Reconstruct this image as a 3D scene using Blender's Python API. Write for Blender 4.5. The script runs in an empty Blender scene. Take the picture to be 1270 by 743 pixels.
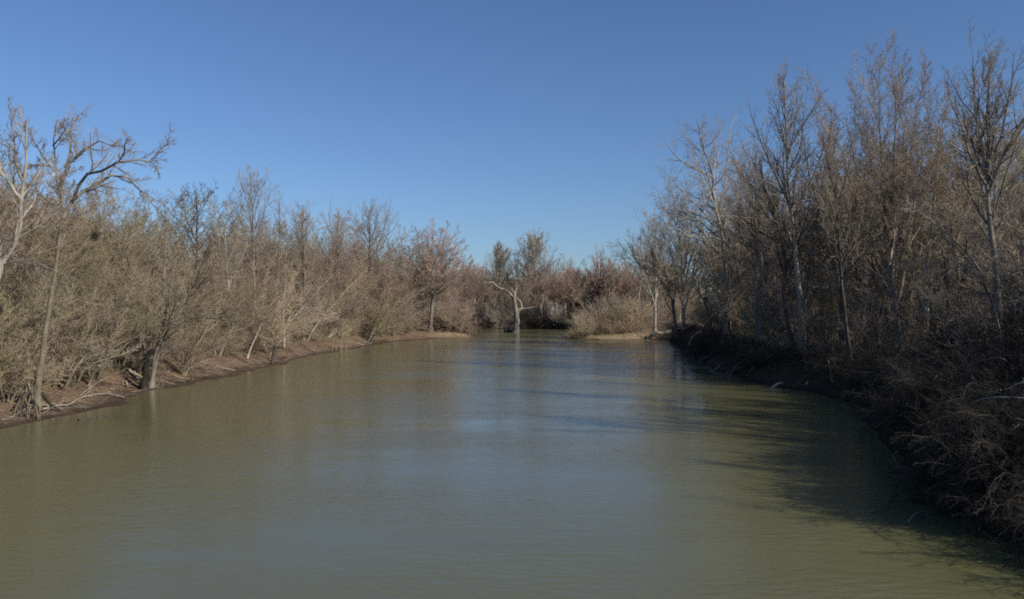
import bpy, math, random
import numpy as np

SC = bpy.context.scene
COL = SC.collection
RAD = math.radians
F = 997.0            # focal length in pixels of the 1270 px wide photograph
CAMZ = 5.0
HORIZ = 385.0

# ------------------------------------------------------------------ basics
def mat_new(name):
    m = bpy.data.materials.new(name); m.use_nodes = True
    nt = m.node_tree
    return m, nt, nt.nodes['Principled BSDF'], nt.nodes, nt.links

def bark(name, base, var=0.25, pale=None, pale_from=3.0, pale_to=9.0, rough=0.9, scale=6.0, hue=0.012, tinted=False):
    """bark with streaky noise; every tree differs a little; optional paler bark higher up (sycamores)"""
    m, nt, bs, N, L = mat_new(name)
    bs.inputs['Roughness'].default_value = rough
    bs.inputs['Specular IOR Level'].default_value = 0.2
    tc = N.new('ShaderNodeTexCoord')
    mp = N.new('ShaderNodeMapping'); mp.inputs['Scale'].default_value = (scale, scale, scale*0.3)
    L.new(tc.outputs['Object'], mp.inputs['Vector'])
    nz = N.new('ShaderNodeTexNoise'); nz.inputs['Scale'].default_value = 1.0; nz.inputs['Detail'].default_value = 5
    L.new(mp.outputs[0], nz.inputs['Vector'])
    rp = N.new('ShaderNodeValToRGB')
    d = [c*(1-var*1.5) for c in base]; b = [min(1, c*(1+var*1.3)) for c in base]
    rp.color_ramp.elements[0].position = 0.3; rp.color_ramp.elements[0].color = (*d, 1)
    rp.color_ramp.elements[1].position = 0.7; rp.color_ramp.elements[1].color = (*b, 1)
    L.new(nz.outputs[0], rp.inputs[0])
    out = rp.outputs[0]
    if tinted:      # copies share one mesh; each carries the colour of its own wood
        oc = N.new('ShaderNodeObjectInfo'); tm = N.new('ShaderNodeMix'); tm.data_type = 'RGBA'; tm.blend_type = 'MULTIPLY'; tm.inputs['Factor'].default_value = 1
        L.new(out, tm.inputs['A']); L.new(oc.outputs['Color'], tm.inputs['B']); out = tm.outputs['Result']
    if pale:
        sx = N.new('ShaderNodeSeparateXYZ'); L.new(tc.outputs['Object'], sx.inputs[0])
        n2 = N.new('ShaderNodeTexNoise'); n2.inputs['Scale'].default_value = 1.3; n2.inputs['Detail'].default_value = 4
        L.new(tc.outputs['Object'], n2.inputs['Vector'])
        ad = N.new('ShaderNodeMath'); ad.operation = 'MULTIPLY_ADD'; ad.inputs[1].default_value = 7.0
        L.new(n2.outputs[0], ad.inputs[0]); L.new(sx.outputs[2], ad.inputs[2])
        mr = N.new('ShaderNodeMapRange'); mr.inputs[1].default_value = pale_from+3.5; mr.inputs[2].default_value = pale_to+3.5
        L.new(ad.outputs[0], mr.inputs[0])
        mx = N.new('ShaderNodeMix'); mx.data_type = 'RGBA'
        L.new(mr.outputs[0], mx.inputs['Factor']); L.new(out, mx.inputs['A'])
        mx.inputs['B'].default_value = (*pale, 1)
        out = mx.outputs['Result']
    oi = N.new('ShaderNodeObjectInfo')
    hs = N.new('ShaderNodeHueSaturation')
    r1 = N.new('ShaderNodeMapRange'); r1.inputs[3].default_value = 0.5-hue; r1.inputs[4].default_value = 0.5+hue
    r2 = N.new('ShaderNodeMapRange'); r2.inputs[3].default_value = 1-var; r2.inputs[4].default_value = 1+var
    sc = N.new('ShaderNodeMath'); sc.operation = 'FRACT'
    ml = N.new('ShaderNodeMath'); ml.operation = 'MULTIPLY'; ml.inputs[1].default_value = 7.31
    L.new(oi.outputs['Random'], ml.inputs[0]); L.new(ml.outputs[0], sc.inputs[0])
    L.new(sc.outputs[0], r1.inputs[0]); L.new(oi.outputs['Random'], r2.inputs[0])
    L.new(r1.outputs[0], hs.inputs['Hue']); L.new(r2.outputs[0], hs.inputs['Value'])
    L.new(out, hs.inputs['Color']); L.new(hs.outputs[0], bs.inputs['Base Color'])
    return m

M = {}
WOOD = {}
_bark = bark
def bark(name, base, **k):
    WOOD[name] = tuple(base); return _bark(name, base, **k)
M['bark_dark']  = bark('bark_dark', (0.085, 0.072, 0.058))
M['bark_grey']  = bark('bark_grey', (0.21, 0.18, 0.145))
M['bark_olive'] = bark('bark_olive', (0.215, 0.19, 0.125))
M['bark_pale']  = bark('bark_pale', (0.19, 0.165, 0.135), pale=(0.33, 0.305, 0.255), pale_from=2, pale_to=9)
M['bark_white'] = bark('bark_white', (0.36, 0.325, 0.265), scale=3)
M['twig_grey']  = bark('twig_grey', (0.315, 0.262, 0.205), scale=1)
M['twig_brown'] = bark('twig_brown', (0.33, 0.258, 0.182), scale=1)
M['twig_red']   = bark('twig_red', (0.35, 0.245, 0.195), scale=1)
M['twig_olive'] = bark('twig_olive', (0.315, 0.262, 0.165), scale=1)
M['twig_tan']   = bark('twig_tan', (0.48, 0.385, 0.265), scale=1)
M['twig_dark']  = bark('twig_dark', (0.06, 0.052, 0.042), scale=1)  # near black: shade of the near right brush put into the twig colour
M['own_bark'] = _bark('own_bark', (.7, .7, .7), tinted=True)
M['own_limb'] = _bark('own_limb', (.9, .9, .9), tinted=True)
M['own_twig'] = _bark('own_twig', (.7, .7, .7), scale=1, tinted=True)
M['driftwood']  = bark('driftwood', (0.36, 0.31, 0.24), scale=5)
M['char'] = bark('char', (0.035, 0.03, 0.026), scale=5)
M['wet_wood']   = bark('wet_wood', (0.08, 0.065, 0.05), scale=5, rough=0.6)
M['twig_wet'] = bark('twig_wet', (0.042, 0.038, 0.031), scale=1)  # darker still, bramble shade painted into the twigs
M['twig_rust'] = bark('twig_rust', (0.42, 0.28, 0.215), scale=1)
M['dead_wood'] = bark('dead_wood', (0.27, 0.235, 0.185), scale=2, var=.35)
M['straw']      = bark('straw', (0.38, 0.29, 0.16), scale=2)
M['dead_leaf']  = bark('dead_leaf', (0.225, 0.158, 0.095), scale=2.2, var=0.35)

# ------------------------------------------------------------------ river outline and terrain
BANK = [(-19.5, -60), (-20.2, 0), (-20.8, 20), (-21, 33), (-20.9, 36.5), (-19.9, 40.5), (-21.2, 48.5), (-21.2, 57),
        (-20.8, 71), (-21.3, 90), (-19.6, 111), (-17.6, 130), (-14.4, 139), (-9.5, 141.5), (-6.6, 144), (-6.2, 150), (-8.4, 164), (-17, 176), (-40, 186),
        (-75, 196), (-78, 210), (-40, 213), (-10, 215), (3, 217), (17, 213), (33, 200), (40, 180), (38, 160), (33, 150), (27.5, 146.5),
        (22, 140), (15, 136.5), (10.5, 138.5), (10.2, 143), (14, 147), (24, 150.5)]
# the right bank, from the spit back to the bridge (the inlet behind the sand spit is closed by reeds)
BANK = [(-19.5, -60), (-20.2, 0), (-20.8, 20), (-21, 33), (-20.9, 36.5), (-19.9, 40.5), (-21.2, 48.5), (-21.2, 57),
        (-20.8, 71), (-21.3, 90), (-19.6, 111), (-17.6, 130), (-14.4, 139), (-9.5, 141.5), (-6.6, 144), (-6.2, 150), (-8.4, 164),
        (-17, 176), (-40, 186), (-75, 196), (-78, 210), (-40, 213), (-10, 215), (3, 217), (15, 213), (25, 198), (25, 176), (17, 160),
        (10.5, 148), (9.8, 142), (11.5, 138.5), (16, 136.5), (22.5, 138), (27.5, 136), (25.5, 124), (23.6, 112), (20.2, 92),
        (18.5, 80), (18.0, 71), (17.3, 60), (17.6, 53.5), (19.2, 48.4), (18.8, 42), (16.4, 36), (13.6, 29), (11.6, 23),
        (10.3, 19), (10.6, 15), (12.5, 8), (14, 0), (14, -60)]

def chaikin(p, n=2):
    p = np.array(p, float)
    for _ in range(n):
        q = np.roll(p, -1, 0)
        a = p*0.75+q*0.25; b = p*0.25+q*0.75
        p = np.empty((len(a)*2, 2)); p[0::2] = a; p[1::2] = b
    return p
OUT = chaikin(BANK, 2)

_rs = np.random.RandomState(5)
_wk = [(_rs.uniform(-1, 1, 2)/w*6.283/1.0, _rs.uniform(0, 6.28), a) for w, a in
       [(30, .5), (22, .5), (13, .35), (9, .3), (6, .22), (4, .16), (2.6, .11), (1.7, .07), (1.1, .04), (7, .25), (3.2, .12), (2.1, .08)]]
def wob(x, y):
    s = 0
    for k, p, a in _wk: s = s + a*np.sin(k[0]*x+k[1]*y+p)
    return s
def signed(x, y):
    """metres inland from the water's edge (negative in the river)"""
    x = np.asarray(x, float).ravel(); y = np.asarray(y, float).ravel()
    A = OUT; B = np.roll(OUT, -1, 0)
    res = np.empty(len(x))
    for i in range(0, len(x), 20000):
        px = x[i:i+20000, None]; py = y[i:i+20000, None]
        dx = (B-A)[:, 0]; dy = (B-A)[:, 1]
        t = np.clip(((px-A[:, 0])*dx+(py-A[:, 1])*dy)/(dx*dx+dy*dy), 0, 1)
        d = np.sqrt(((px-A[:, 0]-t*dx)**2+(py-A[:, 1]-t*dy)**2).min(1))
        c = (A[:, 1] > py) != (B[:, 1] > py)
        with np.errstate(divide='ignore', invalid='ignore'):
            xi = A[:, 0]+(py-A[:, 1])*dx/np.where(dy == 0, 1e-9, dy)
        ins = ((c & (px < xi)).sum(1) % 2) == 1
        res[i:i+20000] = np.where(ins, -d, d)
    return res
def sstep(a, b, v):
    t = np.clip((v-a)/(b-a), 0, 1); return t*t*(3-2*t)
def height(x, y):
    x = np.asarray(x, float).ravel(); y = np.asarray(y, float).ravel()
    s = signed(x, y)
    near = np.exp(-np.abs(s)/12)
    s2 = s + wob(x, y)*0.7*near + wob(x*2.3+9, y*2.3)*0.3*near
    right = sstep(0, 6, x) * sstep(225, 140, y)
    zl = 1.35*sstep(0, 6.5, s2) + 0.9*sstep(5, 14, s2)
    zr = 1.5*sstep(0, 2.0, s2) + 1.0*sstep(1.5, 8, s2)
    low = np.maximum(np.exp(-(((x+8)/9)**2+((y-149)/10)**2)), np.exp(-(((x-16.5)/7.5)**2+((y-141)/7)**2)))
    z = (zl*(1-right)+zr*right)
    z = z*(1-0.62*low)
    z = np.where(s2 < 0, np.maximum(-1.6, s2*0.45), z)
    bump = (0.10*wob(x*3.1, y*3.1)+0.05*wob(x*7.3+4, y*7.3))*sstep(0.2, 2.5, s2)*(1-0.5*low)
    return z + bump + 0.6*wob(x*0.12, y*0.12)*sstep(25, 80, s)
def gz(x, y): return float(height([x], [y])[0])
def at(px, d): return ((px-635)*d/F, d)
def P3(px, py, d): return np.array([(px-635)*d/F, d, CAMZ+(HORIZ-py)*d/F])

def mesh_np(name, V, faces, mats, fmat=None, smooth=True):
    """V (n,3); faces (m,k) all of one size"""
    me = bpy.data.meshes.new(name)
    V = np.asarray(V, np.float32); faces = np.asarray(faces, np.int32)
    m, k = faces.shape
    me.vertices.add(len(V)); me.vertices.foreach_set('co', V.ravel())
    me.loops.add(m*k); me.loops.foreach_set('vertex_index', faces.ravel())
    me.polygons.add(m)
    me.polygons.foreach_set('loop_start', np.arange(m, dtype=np.int32)*k)
    me.polygons.foreach_set('loop_total', np.full(m, k, np.int32))
    if fmat is not None: me.polygons.foreach_set('material_index', np.asarray(fmat, np.int32))
    me.polygons.foreach_set('use_smooth', np.full(m, smooth))
    for q in mats: me.materials.append(q)
    me.update(calc_edges=True)
    return me
def obj(name, me, parent=None, loc=None):
    o = bpy.data.objects.new(name, me); COL.objects.link(o)
    if parent: o.parent = parent
    if loc is not None: o.location = loc
    return o
def tag(o, label=None, cat=None, group=None, kind=None):
    if label: o['label'] = label
    if cat: o['category'] = cat
    if group: o['group'] = group
    if kind: o['kind'] = kind
    return o

# ------------------------------------------------------------------ ground, water
def axis(segs):
    out = []
    for a, b, st in segs: out += list(np.arange(a, b, st))
    return np.array(out+[segs[-1][1]])
gx = axis([(-4000, -400, 400), (-400, -120, 20), (-120, -44, 4), (-44, -30, 1.2), (-30, -4, 0.5), (-4, 8, 1.0), (8, 26, 0.45), (26, 44, 1.2), (44, 120, 4), (120, 400, 20), (400, 4001, 400)])
gy = axis([(-300, -60, 30), (-60, 4, 4), (4, 75, 0.5), (75, 160, 0.8), (160, 225, 1.6), (225, 300, 5), (300, 500, 20), (500, 5001, 300)])
GX, GY = np.meshgrid(gx, gy)
GZ = height(GX, GY).reshape(GX.shape)
far = np.maximum(np.abs(GX), GY) > 600
GZ[far] = 1.8
nx, ny = len(gx), len(gy)
idx = np.arange(nx*ny).reshape(ny, nx)
fc = np.stack([idx[:-1, :-1], idx[:-1, 1:], idx[1:, 1:], idx[1:, :-1]], -1).reshape(-1, 4)
m, nt, bs, N, L = mat_new('mud_and_leaf_litter')
bs.inputs['Roughness'].default_value = 0.95; bs.inputs['Specular IOR Level'].default_value = 0.15
geo = N.new('ShaderNodeNewGeometry'); sx = N.new('ShaderNodeSeparateXYZ'); L.new(geo.outputs['Position'], sx.inputs[0])
n1 = N.new('ShaderNodeTexNoise'); n1.inputs['Scale'].default_value = 0.55; n1.inputs['Detail'].default_value = 8; n1.inputs['Roughness'].default_value = 0.65
n2 = N.new('ShaderNodeTexNoise'); n2.inputs['Scale'].default_value = 4.5; n2.inputs['Detail'].default_value = 6; n2.inputs['Roughness'].default_value = 0.7
L.new(geo.outputs['Position'], n1.inputs['Vector']); L.new(geo.outputs['Position'], n2.inputs['Vector'])
c1 = N.new('ShaderNodeValToRGB')
for i, (p, c) in enumerate([(0.3, (0.14, 0.098, 0.066)), (0.5, (0.205, 0.143, 0.095)), (0.7, (0.265, 0.195, 0.132))]):
    e = c1.color_ramp.elements[i] if i < 2 else c1.color_ramp.elements.new(p)
    e.position = p; e.color = (*c, 1)
L.new(n1.outputs[0], c1.inputs[0])
c2 = N.new('ShaderNodeValToRGB'); c2.color_ramp.elements[0].position = 0.32; c2.color_ramp.elements[0].color = (0.5, 0.48, 0.45, 1)
c2.color_ramp.elements[1].position = 0.68; c2.color_ramp.elements[1].color = (1.25, 1.2, 1.15, 1)
L.new(n2.outputs[0], c2.inputs[0])
mm = N.new('ShaderNodeMix'); mm.data_type = 'RGBA'; mm.blend_type = 'MULTIPLY'; mm.inputs['Factor'].default_value = 1
L.new(c1.outputs[0], mm.inputs['A']); L.new(c2.outputs[0], mm.inputs['B'])
# dry sand on the two spits
def blob(cx, cy, r):
    v = N.new('ShaderNodeVectorMath'); v.operation = 'DISTANCE'; v.inputs[1].default_value = (cx, cy, 0.5)
    L.new(geo.outputs['Position'], v.inputs[0])
    q = N.new('ShaderNodeMapRange'); q.inputs[1].default_value = r*1.3; q.inputs[2].default_value = r*0.6
    L.new(v.outputs['Value'], q.inputs[0]); return q.outputs[0]
b1 = blob(-8, 145, 5.5); b2 = blob(16.5, 139, 7.5)
mx = N.new('ShaderNodeMath'); mx.operation = 'MAXIMUM'; L.new(b1, mx.inputs[0]); L.new(b2, mx.inputs[1])
ms = N.new('ShaderNodeMix'); ms.data_type = 'RGBA'; L.new(mx.outputs[0], ms.inputs['Factor']); L.new(mm.outputs['Result'], ms.inputs['A'])
sd = N.new('ShaderNodeMix'); sd.data_type = 'RGBA'; sd.blend_type = 'MULTIPLY'; sd.inputs['Factor'].default_value = 0.7
sd.inputs['A'].default_value = (0.32, 0.25, 0.17, 1); L.new(c2.outputs[0], sd.inputs['B']); L.new(sd.outputs['Result'], ms.inputs['B'])
# wet mud just above the water line
wr = N.new('ShaderNodeMapRange'); wr.inputs[1].default_value = 0.02; wr.inputs[2].default_value = 0.3; wr.inputs[3].default_value = 0.42; wr.inputs[4].default_value = 1
ad = N.new('ShaderNodeMath'); ad.operation = 'MULTIPLY_ADD'; ad.inputs[1].default_value = 0.25; L.new(n1.outputs[0], ad.inputs[0])
sb = N.new('ShaderNodeMath'); sb.operation = 'SUBTRACT'; sb.inputs[1].default_value = 0.12
L.new(sx.outputs[2], sb.inputs[0]); L.new(sb.outputs[0], ad.inputs[2]); L.new(ad.outputs[0], wr.inputs[0])
mw = N.new('ShaderNodeMix'); mw.data_type = 'RGBA'; mw.blend_type = 'MULTIPLY'; mw.inputs['Factor'].default_value = 1
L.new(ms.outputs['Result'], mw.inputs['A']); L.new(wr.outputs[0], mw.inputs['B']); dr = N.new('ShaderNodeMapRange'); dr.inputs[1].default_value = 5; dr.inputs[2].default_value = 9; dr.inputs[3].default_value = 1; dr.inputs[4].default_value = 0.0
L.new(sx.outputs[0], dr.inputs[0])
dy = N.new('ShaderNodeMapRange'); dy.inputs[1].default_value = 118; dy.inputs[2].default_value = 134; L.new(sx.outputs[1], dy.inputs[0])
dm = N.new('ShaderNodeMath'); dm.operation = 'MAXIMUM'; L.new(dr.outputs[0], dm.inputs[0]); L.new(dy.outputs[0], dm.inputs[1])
df = N.new('ShaderNodeMapRange'); df.inputs[3].default_value = 0.3; df.inputs[4].default_value = 1; L.new(dm.outputs[0], df.inputs[0])  # right bank ground painted darker to stand in for the bank's shade
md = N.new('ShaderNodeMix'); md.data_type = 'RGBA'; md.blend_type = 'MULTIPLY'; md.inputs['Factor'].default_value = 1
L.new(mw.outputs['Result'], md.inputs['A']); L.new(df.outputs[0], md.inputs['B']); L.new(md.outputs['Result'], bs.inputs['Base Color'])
bp = N.new('ShaderNodeBump'); bp.inputs['Strength'].default_value = 0.7; bp.inputs['Distance'].default_value = 0.12
L.new(n2.outputs[0], bp.inputs['Height']); L.new(bp.outputs[0], bs.inputs['Normal'])
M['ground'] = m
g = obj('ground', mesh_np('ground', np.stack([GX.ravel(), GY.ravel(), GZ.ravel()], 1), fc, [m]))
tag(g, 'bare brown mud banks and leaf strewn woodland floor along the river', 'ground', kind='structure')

m, nt, bs, N, L = mat_new('river_water')
bs.inputs['Base Color'].default_value = (0.134, 0.127, 0.058, 1)
bs.inputs['Roughness'].default_value = 0.14; bs.inputs['IOR'].default_value = 1.333
geo = N.new('ShaderNodeNewGeometry')
def wave(sx_, sy_, scale, det, rough=0.5, rot=0.0, dist=0.0):
    mp = N.new('ShaderNodeMapping'); mp.inputs['Scale'].default_value = (sx_, sy_, 1); mp.inputs['Rotation'].default_value = (0, 0, rot)
    L.new(geo.outputs['Position'], mp.inputs['Vector'])
    z = N.new('ShaderNodeTexNoise'); z.inputs['Scale'].default_value = scale; z.inputs['Detail'].default_value = det
    z.inputs['Roughness'].default_value = rough; z.inputs['Distortion'].default_value = dist
    L.new(mp.outputs[0], z.inputs['Vector']); return z.outputs[0]
w1 = wave(0.6, 1.5, 3.0, 3, 0.6, RAD(12), 0.3)      # small wind ripples
w2 = wave(0.5, 1.2, 0.42, 2, 0.5, RAD(-10))             # longer undulation
w3 = wave(0.05, 0.13, 1.0, 3, 0.6, RAD(8))             # gust patches
a = N.new('ShaderNodeMapRange'); a.inputs[1].default_value = 0.35; a.inputs[2].default_value = 0.68; a.inputs[3].default_value = 0.12; a.inputs[4].default_value = 1.0
L.new(w3, a.inputs[0])
rg = N.new('ShaderNodeMapRange'); rg.inputs[3].default_value = 0.09; rg.inputs[4].default_value = 0.17; L.new(a.outputs[0], rg.inputs[0]); L.new(rg.outputs[0], bs.inputs['Roughness'])
mu = N.new('ShaderNodeMath'); mu.operation = 'MULTIPLY'; L.new(w1, mu.inputs[0]); L.new(a.outputs[0], mu.inputs[1])
ma = N.new('ShaderNodeMath'); ma.operation = 'MULTIPLY_ADD'; ma.inputs[1].default_value = 0.55; L.new(w2, ma.inputs[0]); L.new(mu.outputs[0], ma.inputs[2])
bp = N.new('ShaderNodeBump'); bp.inputs['Strength'].default_value = 1.0; bp.inputs['Distance'].default_value = 0.038
L.new(ma.outputs[0], bp.inputs['Height']); L.new(bp.outputs[0], bs.inputs['Normal'])
M['water'] = m
wv = [(-150, -60, 0), (90, -60, 0), (90, 260, 0), (-150, 260, 0)]
w = obj('river', mesh_np('river', wv, [(0, 1, 2, 3)], [m]))
tag(w, 'wide calm muddy olive river reflecting the sky', 'river', kind='structure')

# ------------------------------------------------------------------ branching
GOLD = 2.39996
def perp(T):
    ref = np.where(np.abs(T[..., 2:3]) < 0.8, np.array([0, 0, 1.0]), np.array([1.0, 0, 0]))
    n = np.cross(T, ref); n /= np.linalg.norm(n, axis=-1, keepdims=True)+1e-9
    return n, np.cross(T, n)
def unit(v): return v/(np.linalg.norm(v, axis=-1, keepdims=True)+1e-9)
def extend(pos, d, ln, r0, n, wander, up, rng, tip=0.25):
    Mn = len(pos); P = np.empty((Mn, n, 3)); R = np.empty((Mn, n))
    P[:, 0] = pos; d = unit(d).copy()
    for i in range(1, n):
        d = unit(d + rng.normal(0, wander, (Mn, 3)) + np.array([0, 0, up]))
        P[:, i] = P[:, i-1] + d*(ln/(n-1))[:, None]
    f = np.linspace(0, 1, n)
    R[:] = r0[:, None]*(1-(1-tip)*f)
    return P, R
def branchout(P, R, root, K, t0, t1, ang, asd, lr, prof, rr, rmin, n, wander, up, rng, tip=0.3, lmax=None, var=(.6, 1.3)):
    Mn, np_, _ = P.shape
    if K < 1:
        keep = rng.rand(Mn) < K; P = P[keep]; R = R[keep]; root = root[keep]; K = 1; Mn = len(P)
    t = t0+(t1-t0)*((np.arange(K)[None]+rng.rand(Mn, K))/K)
    x = t*(np_-1); i = np.minimum(x.astype(int), np_-2); fr = (x-i)[..., None]
    mi = np.arange(Mn)[:, None]
    p0 = P[mi, i]; p1 = P[mi, i+1]
    pos = p0*(1-fr)+p1*fr; T = unit(p1-p0)
    rl = R[mi, i]*(1-fr[..., 0])+R[mi, i+1]*fr[..., 0]
    Lp = np.linalg.norm(np.diff(P, axis=1), axis=2).sum(1)[:, None]
    ln = Lp*lr*prof(t)*rng.uniform(*var, (Mn, K))
    if lmax: ln = np.minimum(ln, lmax*rng.uniform(0.7, 1.1, ln.shape))
    az = GOLD*np.arange(K)[None]+rng.uniform(0, 6.28, (Mn, 1))+rng.normal(0, 0.5, (Mn, K))
    a = (ang+rng.normal(0, asd, (Mn, K)))[..., None]
    n1, n2 = perp(T)
    d = np.cos(a)*T+np.sin(a)*(np.cos(az)[..., None]*n1+np.sin(az)[..., None]*n2)
    r = np.clip(np.minimum(rl*rr, ln*0.022+0.003), rmin, None)
    r = np.minimum(r, np.maximum(rl, rmin))
    P2, R2 = extend(pos.reshape(-1, 3), d.reshape(-1, 3), ln.ravel(), r.ravel(), n, wander, up, rng, tip)
    return P2, R2, np.repeat(root, K)
def resample(pts, n, rng=None, wander=0.0):
    pts = np.array(pts, float)
    # Catmull-Rom through the traced points, then even spacing
    q = np.vstack([2*pts[0]-pts[1], pts, 2*pts[-1]-pts[-2]]); dense = []
    for i in range(1, len(q)-2):
        for t in np.linspace(0, 1, 8, endpoint=False):
            a, b, c, d = q[i-1], q[i], q[i+1], q[i+2]
            dense.append(0.5*((2*b)+(c-a)*t+(2*a-5*b+4*c-d)*t*t+(3*b-a-3*c+d)*t**3))
    dense.append(pts[-1]); dense = np.array(dense)
    s = np.r_[0, np.cumsum(np.linalg.norm(np.diff(dense, axis=0), axis=1))]
    u = np.linspace(0, s[-1], n)
    out = np.stack([np.interp(u, s, dense[:, k]) for k in range(3)], 1)
    if rng is not None and wander:
        w = rng.normal(0, wander, out.shape); w[0] = 0; out = out+w
    return out
def tubes(P, R, k):
    Mn, n, _ = P.shape
    T = np.gradient(P, axis=1); T = unit(T)
    m_ = unit(P[:, -1]-P[:, 0])
    ref = np.where(np.abs(m_[:, 2:3]) < 0.75, np.array([[0, 0, 1.0]]), np.array([[0.9, 0.43, 0.0]]))[:, None]
    A = unit(np.cross(T, np.broadcast_to(ref, T.shape))); B = np.cross(T, A)
    th = np.arange(k)*2*math.pi/k
    V = P[:, :, None]+R[:, :, None, None]*(np.cos(th)[None, None, :, None]*A[:, :, None]+np.sin(th)[None, None, :, None]*B[:, :, None])
    V = V.reshape(-1, 3)
    base = (np.arange(Mn)*n*k)[:, None, None]+(np.arange(n-1)*k)[None, :, None]
    j = np.arange(k)[None, None]; j2 = (j+1) % k
    f = np.stack([base+j, base+j2, base+k+j2, base+k+j], -1).reshape(-1, 4)
    return V, f
def tubemesh(name, sets, mats):
    """sets: list of (P,R,sides,material index)"""
    VV, FF, MM = [], [], []; o = 0
    for P, R, k, mi in sets:
        if len(P) == 0: continue
        V, f = tubes(P, R, k); VV.append(V); FF.append(f+o); MM.append(np.full(len(f), mi)); o += len(V)
    return mesh_np(name, np.vstack(VV), np.vstack(FF), mats, np.concatenate(MM))

one = lambda t: np.ones_like(t)
def fork(P, R, root, forks, ang, asd, lr, wander, up, rng, n=6, t0=.72, var=(.8, 1.15)):
    """limbs that keep dividing near their ends: the round crown of an old river tree; returns every order"""
    out = []
    for K in forks:
        P, R, root = branchout(P, R, root, K, t0, 1.0, ang, asd, lr, one, .74, .012, n, wander, up, rng, tip=.55, var=var)
        out.append((P, R, root))
    return out
def cat_(sets):
    n = max(s[0].shape[1] for s in sets)
    return tuple(np.concatenate([s[i] for s in sets]) for i in range(3))
PROF = {
    'oval': lambda t: (0.3+0.85*np.sin(math.pi*(0.22+0.70*np.clip(t, 0, 1))))*(1-0.6*np.clip(t, 0, 1)**4),
    'flat': one,
    'fall': lambda t: 1.0-0.6*t,
    'cone': lambda t: 1.15-0.95*t,
    'round': lambda t: 0.35+1.0*np.sin(np.clip(t, 0, 1)*math.pi*0.86),
    'vase': lambda t: 0.8-0.35*t,
}
# twig levels used by every tree: (K,t0,t1,angle,sd,length ratio,profile,radius ratio,points,wander,up)
def twigs(P, R, root, rng, levels, rmin):
    out = []
    for i, lv in enumerate(levels):
        K, t0, t1, ang, asd, lr, pf, rr, n, wa, up = lv[:11]
        P, R, root = branchout(P, R, root, K, t0, t1, ang, asd, lr, PROF[pf], rr, rmin, n, wa, up, rng)
        out.append((P, R, root))
    return out
TW_ASC = [(10, .08, 1.0, .55, .18, .5, 'fall', .6, 6, .10, .05), (8, .1, 1.0, .55, .2, .46, 'fall', .6, 4, .12, .04), (5, .1, 1.0, .5, .2, .65, 'fall', .6, 2, .12, .02)]
TW_WIDE = [(10, .08, 1.0, .75, .25, .5, 'fall', .6, 6, .15, .03), (8, .1, 1.0, .7, .25, .46, 'fall', .6, 4, .16, .02), (5, .1, 1.0, .7, .25, .5, 'fall', .6, 2, .16, 0)]
TW_DROOP = [(9, .12, 1.0, .9, .25, .42, 'fall', .6, 5, .14, -.06), (8, .12, 1.0, .75, .25, .45, 'fall', .6, 4, .14, -.06), (4, .2, 1.0, .7, .25, .5, 'fall', .6, 3, .14, -.05)]

def base_flare(P, R, amt=0.6, h=1.0):
    """widen the foot of each trunk"""
    dz = P[:, :, 2]-P[:, :1, 2]
    return R*(1+amt*np.exp(-np.clip(dz, 0, None)/h*1.6))

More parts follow.
